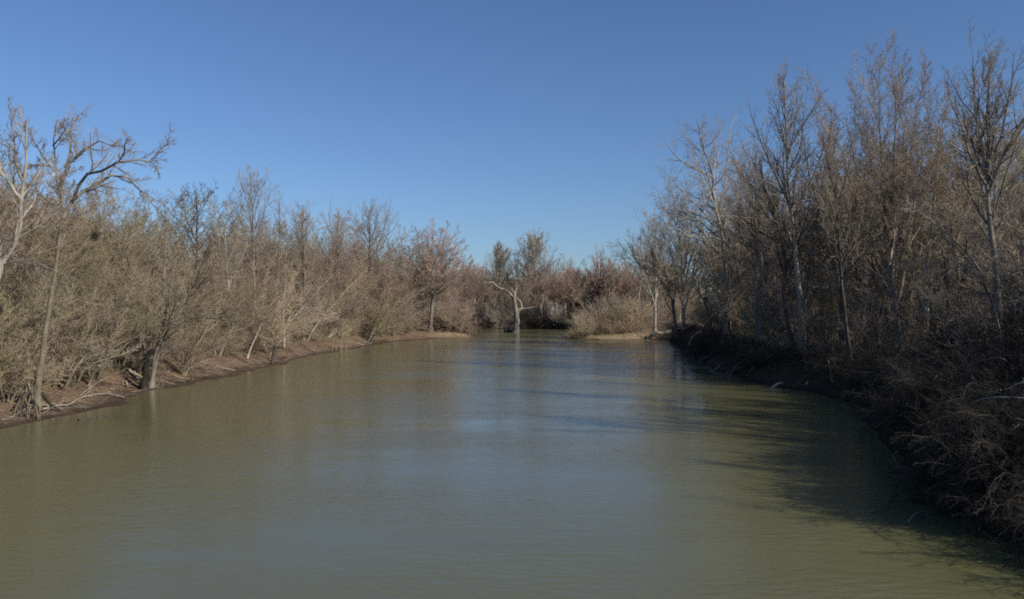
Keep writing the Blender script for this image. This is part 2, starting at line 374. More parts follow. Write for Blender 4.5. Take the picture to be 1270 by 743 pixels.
# ------------------------------------------------------------------ kinds of wood that get copied
def filler(seed, h, form, rmin=0.0115, barkm='bark_grey', twigm='twig_grey', dens=1.0):
    """one bare tree of height h at the origin -> (trunk mesh, crown mesh)"""
    rng = np.random.RandomState(seed)
    k = lambda v: max(1, int(round(v*dens)))
    LIM = None
    if form == 'tall':          # ash or maple: high oval crown
        P0, R0 = extend(np.zeros((1, 3)), np.array([[rng.normal(0, .05), rng.normal(0, .05), 1]]), np.array([h*.36]), np.array([h*0.0125]), 9, .04, .02, rng, .8)
        F_ = fork(P0, R0, np.zeros(1, int), [4, 3, 2, 2, 2], .42, .16, .66, .06, .05, rng, t0=.45, var=(.8, 1.25))
        LIM = F_; P1, R1, r1 = cat_(F_[2:])
        tw = twigs(P1, R1, r1, rng, [(k(7), .05, 1.0, .6, .2, .55, 'fall', .6, 5, .10, .04), (k(7), .1, 1.0, .6, .2, .45, 'fall', .6, 4, .12, .03), (k(4), .1, 1.0, .5, .2, .68, 'fall', .6, 2, .12, .02)], rmin)
    elif form == 'round':
        P0, R0 = extend(np.zeros((1, 3)), np.array([[rng.normal(0, .1), rng.normal(0, .1), 1]]), np.array([h*.28]), np.array([h*0.016]), 8, .06, .02, rng, .8)
        F_ = fork(P0, R0, np.zeros(1, int), [4, 3, 2, 2, 2], .6, .2, .76, .09, .03, rng, t0=.5)
        LIM = F_; P1, R1, r1 = cat_(F_[2:])
        tw = twigs(P1, R1, r1, rng, [(k(7), .05, 1.0, .7, .2, .55, 'fall', .6, 5, .13, .02), (k(7), .1, 1.0, .7, .2, .45, 'fall', .6, 4, .14, .02), (k(4), .1, 1.0, .55, .2, .68, 'fall', .6, 2, .12, .0)], rmin)
    elif form == 'slim':
        P0, R0 = extend(np.zeros((1, 3)), np.array([[rng.normal(0, .07), rng.normal(0, .07), 1]]), np.array([h]), np.array([h*0.0085]), 12, .05, .02, rng, .1)
        P1, R1, r1 = branchout(P0, R0, np.zeros(1, int), 30, .2, .99, .55, .15, .22, PROF['cone'], .5, .012, 6, .1, .06, rng)
        tw = twigs(P1, R1, r1, rng, [(k(8), .1, 1.0, .6, .2, .40, 'fall', .6, 4, .12, .04), (k(7), .15, 1.0, .6, .2, .45, 'fall', .6, 3, .12, .02), (k(3), .1, 1.0, .6, .2, .5, 'fall', .6, 2, .12, .02)], rmin)
    elif form == 'thicket':     # several leaning stems, branches from low down
        S = 6
        az = np.arange(S)*6.283/S+rng.uniform(0, 1, S); tl = rng.uniform(.08, .42, S)
        D = np.stack([np.cos(az)*tl, np.sin(az)*tl, np.ones(S)], 1)
        P0, R0 = extend(np.stack([np.cos(az)*.2, np.sin(az)*.2, np.zeros(S)], 1), D, h*rng.uniform(.65, 1, S), np.full(S, h*0.0095), 9, .08, .02, rng, .2)
        P0 = P0*np.array([1, 1, .62]); R0 = R0.copy()
        F_ = fork(P0, R0, np.arange(S), [4, 2, 2], .55, .2, .62, .1, .03, rng, t0=.12, var=(.7, 1.3))
        LIM = F_; P1, R1, r1 = cat_(F_)
        tw = twigs(P1, R1, r1, rng, [(k(7), .05, 1.0, .75, .25, .5, 'fall', .6, 5, .16, .02), (k(6), .12, 1.0, .7, .25, .45, 'fall', .6, 4, .16, .0), (k(3), .1, 1, .7, .25, .5, 'fall', .6, 2, .16, 0)], rmin)
    elif form == 'shrub':
        S = 22
        az = rng.uniform(0, 6.283, S); tl = rng.uniform(.1, 1.0, S)
        D = np.stack([np.cos(az)*tl, np.sin(az)*tl, np.ones(S)], 1)
        P0, R0 = extend(np.stack([np.cos(az)*.25, np.sin(az)*.25, np.zeros(S)], 1), D, h*rng.uniform(.6, 1.15, S), np.full(S, 0.006*h+.008), 8, .12, -.01, rng, .25)
        P1, R1, r1 = branchout(P0, R0, np.arange(S), 11, .12, .99, .6, .2, .42, PROF['fall'], .6, .009, 6, .15, .01, rng)
        tw = twigs(P1, R1, r1, rng, [(k(8), .1, 1.0, .6, .25, .45, 'fall', .6, 4, .18, .0), (k(3), .1, 1.0, .6, .25, .5, 'fall', .6, 3, .18, .0)], rmin)
    elif form == 'dome':        # willow clump: straight thin rods
        S = 60
        az = rng.uniform(0, 6.283, S); tl = rng.uniform(.0, 1.3, S)
        D = np.stack([np.cos(az)*tl, np.sin(az)*tl, np.ones(S)], 1)
        rr = rng.uniform(0, 1.1, S)
        P0, R0 = extend(np.stack([np.cos(az)*rr, np.sin(az)*rr, np.zeros(S)], 1), D, h*rng.uniform(.7, 1.1, S), np.full(S, 0.03), 7, .07, -.01, rng, .3)
        P1, R1, r1 = branchout(P0, R0, np.arange(S), 10, .15, .99, .45, .15, .38, PROF['fall'], .6, .012, 5, .1, .02, rng)
        tw = twigs(P1, R1, r1, rng, [(k(7), .1, 1.0, .5, .2, .45, 'fall', .6, 3, .12, .0)], rmin)
    elif form == 'bramble':     # low arching tangle that hangs towards its own +X side
        S = 22
        az = rng.normal(0, 1.25, S); tl = rng.uniform(.5, 1.7, S)
        D = np.stack([np.cos(az)*tl, np.sin(az)*tl, np.ones(S)], 1)
        P0, R0 = extend(np.stack([rng.normal(0, .6, S), rng.normal(0, .6, S), np.zeros(S)], 1), D, h*rng.uniform(.8, 1.6, S), np.full(S, 0.024), 10, .13, -.13, rng, .25)
        P1, R1, r1 = branchout(P0, R0, np.arange(S), 12, .1, .99, .75, .3, .4, PROF['fall'], .6, .008, 6, .2, -.05, rng)
        tw = twigs(P1, R1, r1, rng, [(k(8), .1, 1.0, .7, .3, .5, 'fall', .6, 4, .22, -.04), (k(3), .1, 1.0, .7, .3, .5, 'fall', .6, 3, .2, -.02)], rmin)
    P0 = P0.copy(); P0[:, 0, 2] -= 0.25
    R0 = base_flare(P0, R0, .45 if form in ('tall', 'round', 'slim', 'thicket') else .1)
    many = form in ('shrub', 'dome', 'bramble')
    tn, cn = ('stems', 'crown') if many or form == 'thicket' else ('trunk', 'crown')
    tm = tubemesh(tn, [(P0, R0, 8 if len(P0) < 6 else 5, 0)], [M['own_bark']])
    cm = tubemesh(cn, ([(q[0], q[1], 5, 0) for q in LIM] if LIM else [(P1, R1, 4, 0)])+[(p, r, 3, 1) for p, r, _ in tw], [M['own_limb'], M['own_twig']])
    return tn, tm, cm, barkm, twigm

PROTO = {}
def proto(key, *a, **k):
    PROTO[key] = filler(*a, **k)
for i in range(3): proto(f'tall{i}', 100+i, 18, 'tall', rmin=.0095)
for i in range(3): proto(f'round{i}', 200+i, 13, 'round', rmin=.0095)
for i in range(2): proto(f'slim{i}', 300+i, 14, 'slim')
for i in range(5): proto(f'thicket{i}', 400+i, 9, 'thicket')
for i in range(4): proto(f'shrub{i}', 500+i, 3.6, 'shrub')
for i in range(2): proto(f'dome{i}', 600+i, 5.0, 'dome', rmin=.014, barkm='twig_tan', twigm='twig_tan')
for i in range(4): proto(f'bramble{i}', 700+i, 2.6, 'bramble', rmin=.006)

def place(name, key, x, y, label, cat, group=None, rot=0, s=1.0, sz=None, barkm=None, twigm=None, tilt=(0, 0), sink=0.0):
    tn, tm, cm, b0, t0 = PROTO[key]
    e = bpy.data.objects.new(name, None); COL.objects.link(e)
    e.empty_display_size = 0.3
    e.location = (x, y, gz(x, y)-sink); e.rotation_euler = (tilt[0], tilt[1], rot); e.scale = (s, s, sz or s)
    tag(e, label, cat, group)
    for nm, me in ((tn, tm), ('crown', cm)):
        o = obj(nm, me, e)
        c = WOOD[(barkm or b0) if nm != 'crown' else (twigm or t0)]
        o.color = (c[0]/.7, c[1]/.7, c[2]/.7, 1)
    return e

# ------------------------------------------------------------------ trees traced one by one
def hero(name, label, base, trunks, limbs=(), nlimb=0, limb=None, tw=TW_ASC, rmin=0.008, barkm='bark_grey', twigm='twig_grey', limbm=None,
         seed=1, cat='tree', r0=0.2, dens=1.0, roots=0, limb_from=0, tip=0.15, tipl=0.18, group=None, lead=.15):
    """trunks: list of world polylines (the first is the main trunk); limbs: list of (polyline, radius);
    nlimb more limbs grow from the trunks by limb=(t0,t1,angle,sd,ratio,profile,wander,up)"""
    rng = np.random.RandomState(seed)
    bx, by, bz = base
    off = np.array(base)
    e = bpy.data.objects.new(name, None); COL.objects.link(e); e.location = base; e.empty_display_size = 0.4
    tag(e, label, cat, group)
    bm_, tm_, lm_ = M[barkm], M[twigm], M[limbm or barkm]
    LP, LR, src = [], [], []
    for i, t in enumerate(trunks):
        pts, r = (t, r0) if not isinstance(t, tuple) else t
        p = resample(pts, 16, rng, r*0.14)-off
        f = np.linspace(0, 1, 16)
        rad = r*(1-(1-tip)*f**0.85)
        pp, rr = p[None], rad[None]
        if i == 0 or np.linalg.norm(p[0]) < 2.0: rr = base_flare(pp, rr, .55, .6+r*2)
        obj('trunk' if i == 0 else 'stem', tubemesh('trunk', [(pp, rr, 10, 0)], [bm_]), e)
        LP.append(pp); LR.append(rr)
    limbsets = []
    for pts, r in limbs:
        p = resample(pts, 9, rng, r*0.25)-off
        f = np.linspace(0, 1, 9)
        limbsets.append((p[None], (r*(1-(1-tipl)*f))[None]))
    if nlimb:
        t0, t1, ang, sd, ratio, pf, wa, up = limb
        n_each = max(1, nlimb//max(1, len(trunks)-limb_from))
        for pp, rr in zip(LP[limb_from:], LR[limb_from:]):
            P1, R1, _ = branchout(pp, rr, np.zeros(1, int), n_each, t0, t1, ang, sd, ratio, PROF[pf], .6, .02, 9, wa, up, rng, tip=.2)
            limbsets += [(P1[i:i+1], R1[i:i+1]) for i in range(len(P1))]
    for p, r in limbsets:
        o = obj('limb', tubemesh('limb', [(p, r, 6, 0)], [lm_]), e)
        lv = [(max(2, int(round(q[0]*dens*1.15))) if q[0] > 1 else q[0],)+tuple(q[1:]) for q in tw]
        sub = twigs(p, r, np.zeros(1, int), rng, lv, rmin)
        obj('crown', tubemesh('crown', [(sub[0][0], sub[0][1], 4, 0)]+[(a, b, 3, 1) for a, b, _ in sub[1:]], [lm_, tm_]), o)
    # twigs straight off the leader's upper half
    for pp, rr in zip(LP, LR):
        q = pp[:, 7:]; s = rr[:, 7:]
        sub = twigs(q, s, np.zeros(1, int), rng, [(12, .1, 1, .6, .2, lead, 'cone', .5, 5, .1, .05)]+list(tw[1:]), rmin)
        obj('crown', tubemesh('crown', [(sub[0][0], sub[0][1], 4, 0)]+[(a, b, 3, 1) for a, b, _ in sub[1:]], [lm_, tm_]), e)
    for i in range(roots):
        a = i*6.283/roots+rng.uniform(-.3, .3); ln = rng.uniform(.9, 2.0)
        xs = [(math.cos(a)*ln*t*(1+.15*math.sin(5*t)), math.sin(a)*ln*t) for t in np.linspace(.05, 1, 5)]
        pts = [np.array([x, y, gz(bx+x, by+y)-bz+.14*(1-t)-.05*t]) for (x, y), t in zip(xs, np.linspace(0, 1, 5))]
        obj('root', tubemesh('root', [(resample(pts, 8)[None], np.linspace(r0*.4, r0*.1, 8)[None], 6, 0)], [bm_]), e)
    return e

def tr(d, *pp, dz=None, seed=0, amp=0.0):
    """pixels of the photograph at distance d (metres) -> points; the limb swings nearer or farther by amp metres"""
    rng = random.Random(seed+len(pp)*7+int(pp[0][0])); a = rng.uniform(-amp, amp)
    n = len(pp)
    return [P3(x, y, d+a*(i/max(1, n-1))**1.2) for i, (x, y) in enumerate(pp)]
def foot(px, d, sink=.25):
    x, y = at(px, d); return np.array([x, y, gz(x, y)-sink])
def ft(px, d):
    x, y = at(px, d); return (x, y, gz(x, y))

def dome(d, trunk_px, cx, cy, rx, ry, n, r, seed, low=-.35):
    """limbs that leave the trunk and end all over a round crown (pixels give its place and size at distance d)"""
    rng = np.random.RandomState(seed); C_ = P3(cx, cy, d); k = d/F; out = []
    tp = resample([P3(x, y, d) for x, y in trunk_px], 40)
    for i in range(n):
        z = low+(1-low)*(i+.5)/n; a = i*GOLD+rng.uniform(-.3, .3); q = math.sqrt(max(0, 1-z*z))
        s = rng.uniform(.72, 1.0)
        e = C_+np.array([rx*k*q*math.cos(a), rx*k*q*math.sin(a), ry*k*z])*s
        zt = C_[2]-ry*k*.9+(e[2]-C_[2]+ry*k*.35)*.52
        j = int(np.clip(np.searchsorted(tp[:, 2], zt), 6, 37)); p0 = tp[j]
        m = p0*.5+e*.5+np.array([0, 0, -.06*np.linalg.norm(e-p0)])+(e-p0)*np.array([.12, .12, 0])+rng.normal(0, .03*np.linalg.norm(e-p0), 3)
        out.append(([p0, m, e], r*rng.uniform(.6, 1.1)*(1 if z < .5 else .75)))
    return out
TW_HAZE = [(11, .15, 1.0, .7, .2, .34, 'fall', .6, 6, .13, .03), (9, .1, 1.0, .65, .2, .46, 'fall', .6, 4, .14, .02), (5, .1, 1.0, .55, .2, .65, 'fall', .6, 2, .14, 0)]

def stick(name, label, pts, r, barkm='driftwood', forks=(), seed=0, cat='branch', tip=.3, group=None):
    """a lying branch: pts are world points, forks are (world points, radius)"""
    rng = np.random.RandomState(seed)
    o = np.array(pts[0]); e = bpy.data.objects.new(name, None); COL.objects.link(e); e.location = o; e.empty_display_size = .2
    tag(e, label, cat, group)
    p = resample(pts, 14, rng, r*.25)-o
    obj('stem', tubemesh('stem', [(p[None], (r*(1-(1-tip)*np.linspace(0, 1, 14)))[None], 8, 0)], [M[barkm]]), e)
    for q, rr in forks:
        q = resample(q, 9, rng, rr*.25)-o
        obj('fork', tubemesh('fork', [(q[None], (rr*(1-.75*np.linspace(0, 1, 9)))[None], 6, 0)], [M[barkm]]), e)
    tw = twigs(p[None, 4:], np.full((1, 10), r*.6), np.zeros(1, int), rng, [(6, .2, 1, .8, .3, .2, 'fall', .5, 5, .2, 0), (4, .2, 1, .8, .3, .4, 'fall', .5, 3, .2, 0)], .006)
    obj('crown', tubemesh('crown', [(a, b, 3, 0) for a, b, _ in tw], [M[barkm]]), e)
    return e
def g3(px, d, up=.08):
    x, y = at(px, d); return np.array([x, y, max(gz(x, y), -.05)+up])
# ------------------------------------------------------------------ left bank
d = 35
hero('sycamore_tree', 'pale barked sycamore cut off by the left frame edge, forking into upright limbs', ft(-18, d),
     [[foot(-18, d)]+tr(d, (-10, 420), (-3, 345), (10, 312), (22, 297), (26, 270), (25, 246), (27, 225), (30, 203), (31, 180), (30, 165), (32, 150))],
     [(tr(d, (25, 246), (16, 238), (6, 219), (-8, 203), (-20, 170), amp=3), .085), (tr(d, (27, 225), (18, 200), (16, 172), (10, 140), amp=2), .06),
      (tr(d, (25, 246), (38, 228), (50, 210), (62, 200), amp=3), .05), (tr(d, (4, 328), (30, 322), (60, 332), (85, 345), amp=3), .045),
      (tr(d, (-3, 345), (-20, 300), (-30, 240), amp=2), .07)],
     10, (.45, .97, .6, .2, .3, 'fall', .1, .06), TW_ASC, .006, 'bark_white', 'twig_brown', seed=11, r0=.21, dens=.8)
d = 39
lean = hero('leaning_tree', 'big grey tree on the near left bank with a long limb arching out right', ft(47, d),
     [[foot(47, d)]+tr(d, (50, 455), (58, 400), (67, 345), (74, 300), (77, 270), (74, 235), (67, 215), (68, 200), (64, 182), (65, 165), (69, 150))],
     [(tr(d, (77, 271), (86, 254), (97, 240), (123, 226), (135, 217), (161, 222), (176, 238), (188, 252), (198, 268), amp=3), .105),
      (tr(d, (90, 248), (103, 219), (129, 209), (145, 201), (152, 190), (153, 180), (157, 170), amp=4), .085),
      (tr(d, (143, 202), (168, 198), (186, 200), (192, 190), (206, 177), (210, 160), amp=2), .055),
      (tr(d, (186, 200), (194, 210), (197, 222), amp=1), .03),
      (tr(d, (73, 230), (84, 203), (97, 190), (118, 175), (130, 178), (146, 182), (164, 172), amp=4), .09),
      (tr(d, (80, 208), (87, 180), (86, 162), (92, 146), (100, 138), amp=3), .07),
      (tr(d, (70, 215), (50, 190), (42, 176), (34, 160), amp=4), .07),
      (tr(d, (64, 180), (76, 165), (84, 150), amp=2), .04),
      (tr(d, (77, 268), (60, 250), (40, 235), amp=5), .05)],
     10, (.5, .95, .75, .2, .2, 'fall', .13, .03), [(10, .2, 1.0, .75, .25, .34, 'fall', .6, 5, .16, .05), (8, .12, 1.0, .75, .25, .5, 'fall', .6, 4, .18, .03), (6, .1, 1.0, .7, .25, .55, 'fall', .6, 2, .18, 0)],
     .006, 'bark_olive', 'twig_brown', limbm='bark_grey', seed=12, r0=.165, roots=8)
rt = np.random.RandomState(4)
for i in range(9):       # washed out roots that stand in the water's edge like stilts
    x0 = 40+rt.uniform(-6, 8); x1 = 16+i*4.6+rt.uniform(-3, 3); y1 = 521+rt.uniform(0, 9)
    q = [P3(x0, 478+rt.uniform(-4, 4), 38.8), P3((x0+x1)/2-rt.uniform(-4, 5), 492+rt.uniform(-3, 5), 38), P3(x1+rt.uniform(-3, 3), 508, 37.2), P3(x1, y1, 36.6)]
    obj('root', tubemesh('root', [(resample(np.array(q)-np.array(lean.location), 10, rt, .012)[None], np.linspace(.05, .016, 10)[None], 6, 0)], [M['bark_olive'] if i % 3 else M['wet_wood']]), lean)
d = 51.5
hero('fallen_willow', 'olive willow with a hollow black butt sprawling over the left mud bank', ft(186, d),
     [[foot(188, d)]+tr(d, (192, 448), (196, 432), (208, 412), (234, 371), (262, 345), (292, 318)),
      ([foot(190, d)]+tr(d, (194, 446), (200, 420), (209, 370), (213, 330), (216, 288)), .1),
      ([foot(180, d)]+tr(d, (182, 450), (178, 420), (165, 380), (160, 330), (150, 290)), .1)],
     [(tr(d, (206, 412), (240, 395), (290, 398), (330, 405), amp=4), .06), (tr(d, (225, 384), (262, 378), (300, 384), (318, 395), amp=3), .05),
      (tr(d, (234, 371), (250, 330), (262, 290), amp=3), .06), (tr(d, (262, 345), (300, 340), (322, 350), amp=3), .04), (tr(d, (212, 335), (196, 300), (190, 270), amp=3), .04)],
     30, (.12, .97, .8, .25, .42, 'fall', .12, .02), TW_WIDE, .008, 'bark_grey', 'twig_olive', seed=13, r0=.17, dens=.9)
stick('hollow_stump', 'hollow black stump at the foot of the sprawling willow on the mud', [g3(180, 50.4, -.1), P3(181, 462, 50.4), P3(184, 446, 50.4), P3(188, 432, 50.4)], .27, 'char', seed=15, cat='stump', tip=.55)
# dark crowned tree, poplar and others that stand up out of the thicket
def simple(name, label, base_px, d, top, kind, seed, r0, barkm, twigm, wid=.36, n=18, dens=1.0, lean=0, limbm=None, rmin=.009, tw=None, t0=.35):
    bx = base_px
    b = foot(bx, d); tp = P3(top[0], top[1], d)
    mid = [b+(tp-b)*t+np.array([lean*math.sin(math.pi*t)+random.Random(seed+i).uniform(-.2, .2), random.Random(seed*3+i).uniform(-.3, .3), 0]) for i, t in enumerate((.25, .5, .75))]
    tk = [b]+mid+[tp]
    if kind == 'asc': spec = (t0, .97, .5, .14, wid*1.1, 'oval', .07, .06); tws = TW_ASC
    elif kind == 'round': spec = (t0, .98, .75, .2, wid, 'oval', .11, .05); tws = TW_WIDE
    elif kind == 'poplar': spec = (t0, .97, .42, .1, wid, 'oval', .05, .07); tws = TW_ASC
    elif kind == 'open': spec = (t0, .97, .8, .2, wid, 'fall', .12, .04); tws = TW_WIDE
    return hero(name, label, ft(bx, d), [tk], [], n, spec, tw or tws, rmin, barkm, twigm, limbm=limbm, seed=seed, r0=r0, dens=dens)
simple('bare_tree', 'dark bare tree with a low rounded top right of the arching limb', 238, 76, (243, 240), 'round', 21, .2, 'bark_dark', 'twig_dark', .42, 16, .8, t0=.55)
simple('slender_tree', 'tall thin tree whose tip stands highest above the left thicket', 316, 88, (310, 218), 'poplar', 22, .2, 'bark_grey', 'twig_grey', .3, 20, .8, t0=.4)
simple('bare_tree', 'brown topped tree with upright branches, midway along the left thicket', 376, 98, (376, 262), 'asc', 23, .22, 'bark_grey', 'twig_brown', .34, 20, .8)
simple('bare_tree', 'broad grey tree with a fine pointed top behind the middle of the left thicket', 459, 140, (457, 264), 'asc', 24, .3, 'bark_grey', 'twig_grey', .4, 20, .8, rmin=.013)
simple('slender_tree', 'leaning pale pole tree standing before the big spit tree', 489, 135, (480, 318), 'poplar', 25, .1, 'bark_pale', 'twig_brown', .2, 14, .5, rmin=.012)
simple('bare_tree', 'narrow grey tree above the thicket, just left of the broad pointed one', 418, 120, (420, 268), 'asc', 26, .22, 'bark_grey', 'twig_grey', .34, 18, .8, rmin=.012)
simple('bare_tree', 'brown tree with a ragged flat top, right of the tall thin tree', 345, 94, (346, 252), 'open', 28, .2, 'bark_grey', 'twig_brown', .36, 18, .7, t0=.45)
simple('bare_tree', 'small pale forked tree poking out of the thicket beyond the fallen willow', 282, 72, (283, 252), 'asc', 29, .14, 'bark_white', 'twig_olive', .3, 16, .7)
# the round tree on the left spit
d = 150
tpx = [(534, 414), (535, 391), (537, 361), (533, 331), (531, 305), (530, 285)]
hero('round_tree', 'round crowned reddish tree with a pale trunk at the point of the left spit', ft(534, d),
     [[foot(534, d)]+tr(d, *tpx[1:])], dome(d, tpx, 540, 322, 46, 52, 50, .13, 31, low=-.6),
     0, None, TW_HAZE, .0165, 'bark_pale', 'twig_rust', seed=31, r0=.42, dens=1.0, lead=.05)
# dead snag standing in the water
d = 183
hero('dead_snag', 'broken pale dead tree standing in the water at the bend', (at(639, d)[0], d, -.3),
     [[np.array([at(639, d)[0], d, -.9])]+tr(d, (640, 408), (641, 396), (640, 383), (638, 368), (641, 353))],
     [(tr(d, (639, 370), (630, 362), (621, 357), (609, 350), (600, 351), amp=2), .34), (tr(d, (640, 386), (647, 381), (645, 374), (641, 369), amp=1), .34),
      (tr(d, (640, 392), (648, 383), (659, 382), (668, 380), amp=2), .26), (tr(d, (639, 366), (634, 356), (636, 350), amp=2), .2), (tr(d, (621, 357), (614, 362), (610, 364), amp=1), .12), (tr(d, (656, 383), (660, 376), (664, 373), amp=1), .1)],
     0, None, [(2, .4, 1, .8, .2, .25, 'fall', .5, 4, .2, 0), (2, .3, 1, .8, .3, .4, 'fall', .5, 3, .2, 0)], .03, 'dead_wood', 'bark_grey', seed=32, r0=.72, tip=.45, tipl=.4, dens=.6)
# far woods at the bend: the crowns that can be told apart
simple('far_tree', 'tall pale many stemmed tree beyond the dead snag', 664, 236, (665, 298), 'asc', 41, .4, 'bark_white', 'twig_grey', .42, 34, 1.1, rmin=.019, t0=.12)
simple('far_tree', 'pale tree at the bend, left of the tallest pale one', 622, 238, (620, 306), 'asc', 42, .35, 'bark_white', 'twig_grey', .36, 20, 1.2, rmin=.018, t0=.25)
d = 240; tpx = [(706, 405), (706, 372), (704, 352), (704, 324)]
hero('far_tree', 'red tinged round tree at the bend, left one of the red pair', ft(706, d), [[foot(706, d)]+tr(d, *tpx[1:])], dome(d, tpx, 704, 352, 25, 38, 26, .16, 43, low=-.6), 0, None, TW_HAZE, .018, 'bark_grey', 'twig_rust', seed=43, r0=.38, lead=.05)
d = 236; tpx = [(742, 405), (742, 362), (745, 342), (745, 312)]
hero('far_tree', 'red tinged tree with dark trunk at the bend, right one of the red pair', ft(742, d), [[foot(742, d)]+tr(d, *tpx[1:])], dome(d, tpx, 745, 342, 24, 40, 26, .16, 44, low=-.6), 0, None, TW_HAZE, .018, 'bark_dark', 'twig_rust', seed=44, r0=.38, lead=.05)
d = 232; tpx = [(776, 405), (776, 370), (776, 350), (776, 326)]
hero('far_tree', 'small mauve tree at the bend beside the right bank trees', ft(776, d), [[foot(776, d)]+tr(d, *tpx[1:])], dome(d, tpx, 776, 350, 17, 34, 18, .16, 45, low=-.6), 0, None, TW_HAZE, .018, 'bark_grey', 'twig_rust', seed=45, r0=.38, lead=.05)
d = 236; tpx = [(596, 405), (596, 380), (594, 360), (594, 338)]
hero('far_tree', 'brown tree at the bend half hidden by the round spit tree', ft(596, d), [[foot(596, d)]+tr(d, *tpx[1:])], dome(d, tpx, 594, 360, 24, 34, 22, .16, 46, low=-.6), 0, None, TW_HAZE, .018, 'bark_grey', 'twig_rust', seed=46, r0=.38, lead=.05)

# ------------------------------------------------------------------ right bank
d = 88
hero('sycamore_tree', 'pale sycamore with limbs reaching left over the river from the right bank', ft(905, d),
     [[foot(905, d)]+tr(d, (901, 394), (900, 343), (896, 297), (887, 252), (884, 213), (871, 178), (866, 150))],
     [(tr(d, (885, 220), (865, 210), (842, 196), (828, 179), (824, 168), amp=4), .11), (tr(d, (896, 298), (865, 289), (831, 284), (815, 290), amp=4), .11),
      (tr(d, (893, 285), (870, 268), (842, 262), (820, 258), amp=4), .09), (tr(d, (890, 270), (902, 215), (906, 160), (915, 140), amp=4), .1), (tr(d, (884, 215), (893, 180), (893, 145), amp=3), .07),
      (tr(d, (898, 320), (870, 330), (850, 350), (838, 356), amp=4), .08), (tr(d, (900, 345), (876, 345), (856, 372), amp=5), .08)],
     20, (.35, .98, .7, .2, .28, 'oval', .1, .04), TW_WIDE, .010, 'bark_pale', 'twig_grey', limbm='bark_white', seed=51, r0=.33, dens=.8)
d = 60
hero('tall_tree', 'tallest straight pale trunk in the right bank wood, bare to the waist', ft(994, d),
     [[foot(996, d)]+tr(d, (995, 440), (992, 376), (986, 303), (979, 230), (976, 170), (975, 115), (973, 90))],
     [(tr(d, (982, 260), (955, 201), (941, 167), (930, 130), amp=3), .085), (tr(d, (983, 270), (1006, 225), (1024, 180), (1034, 150), amp=3), .085),
      (tr(d, (976, 190), (966, 140), (956, 110), amp=3), .06), (tr(d, (978, 215), (994, 180), (998, 140), (1004, 105), amp=3), .06),
      (tr(d, (987, 312), (960, 280), (938, 262), amp=4), .07), (tr(d, (988, 320), (1012, 295), (1030, 290), amp=4), .06)],
     26, (.35, .98, .55, .15, .24, 'oval', .08, .06), TW_ASC, .008, 'bark_pale', 'twig_grey', limbm='bark_grey', seed=52, r0=.24, dens=.8)
d = 63
hero('forked_tree', 'dark trunked tree close beside the tallest pale trunk on the right bank', ft(973, d),
     [[foot(990, d-2)]+tr(d-2, (984, 430), (975, 390), (972, 360), (975, 330), (966, 290), (950, 240), (945, 205))],
     [(tr(d, (972, 335), (990, 300), (1003, 260), (1008, 215), amp=3), .09), (tr(d, (962, 280), (940, 250), (925, 215), amp=3), .07)],
     18, (.35, .98, .6, .15, .3, 'oval', .1, .06), TW_ASC, .009, 'bark_dark', 'twig_brown', seed=53, r0=.2, dens=.7)
d = 47
hero('slender_tree', 'slim dark tree with a sunlit foot at the right water edge', ft(1058, d),
     [[foot(1058, d)]+tr(d, (1056, 455), (1049, 397), (1043, 332), (1041, 300), (1038, 248), (1032, 220), (1025, 190), (1022, 172))],
     [(tr(d, (1041, 290), (1020, 240), (1008, 205), amp=2), .05), (tr(d, (1039, 255), (1052, 215), (1058, 175), amp=2), .05), (tr(d, (1043, 330), (1062, 300), (1078, 285), amp=3), .04)],
     18, (.4, .98, .6, .15, .24, 'oval', .1, .05), TW_ASC, .007, 'bark_dark', 'twig_brown', seed=54, r0=.15, dens=.7)
d = 58
rng_ = random.Random(3); trunks = []
for i in range(14):
    u = (i-6.3)/6.7                       # -1 .. 1 across the fan
    xt = 1112+u*70+rng_.uniform(-8, 8); yt = 112+70*abs(u)**2.2+rng_.uniform(-10, 16)
    if u > .55: yt += 45*(u-.5)/.5
    a = rng_.uniform(-6, 6); q = []
    for t in (.12, .3, .5, .75, 1):
        q.append(P3(1104+u*9+(xt-1104-u*9)*t**1.35, 440+(yt-440)*t, d+a*t))
    trunks.append(([foot(1104+u*9, d+rng_.uniform(-.4, .4))]+q, rng_.uniform(.07, .12) if i != 6 else .17))
hero('broom_tree', 'wide broom shaped tree of many fanning stems with dense brownish top on right bank', ft(1105, d), trunks, [], 98,
     (.3, .99, .42, .14, .24, 'flat', .06, .06), [(13, .08, 1.0, .5, .18, .42, 'fall', .6, 5, .10, .05), (9, .1, 1.0, .55, .2, .46, 'fall', .6, 4, .12, .04), (5, .1, 1.0, .6, .2, .5, 'fall', .6, 2, .12, .02)],
     .0095, 'bark_dark', 'twig_brown', limbm='bark_grey', seed=55, r0=.22, dens=.85, tip=.1, lead=.2)
d = 36
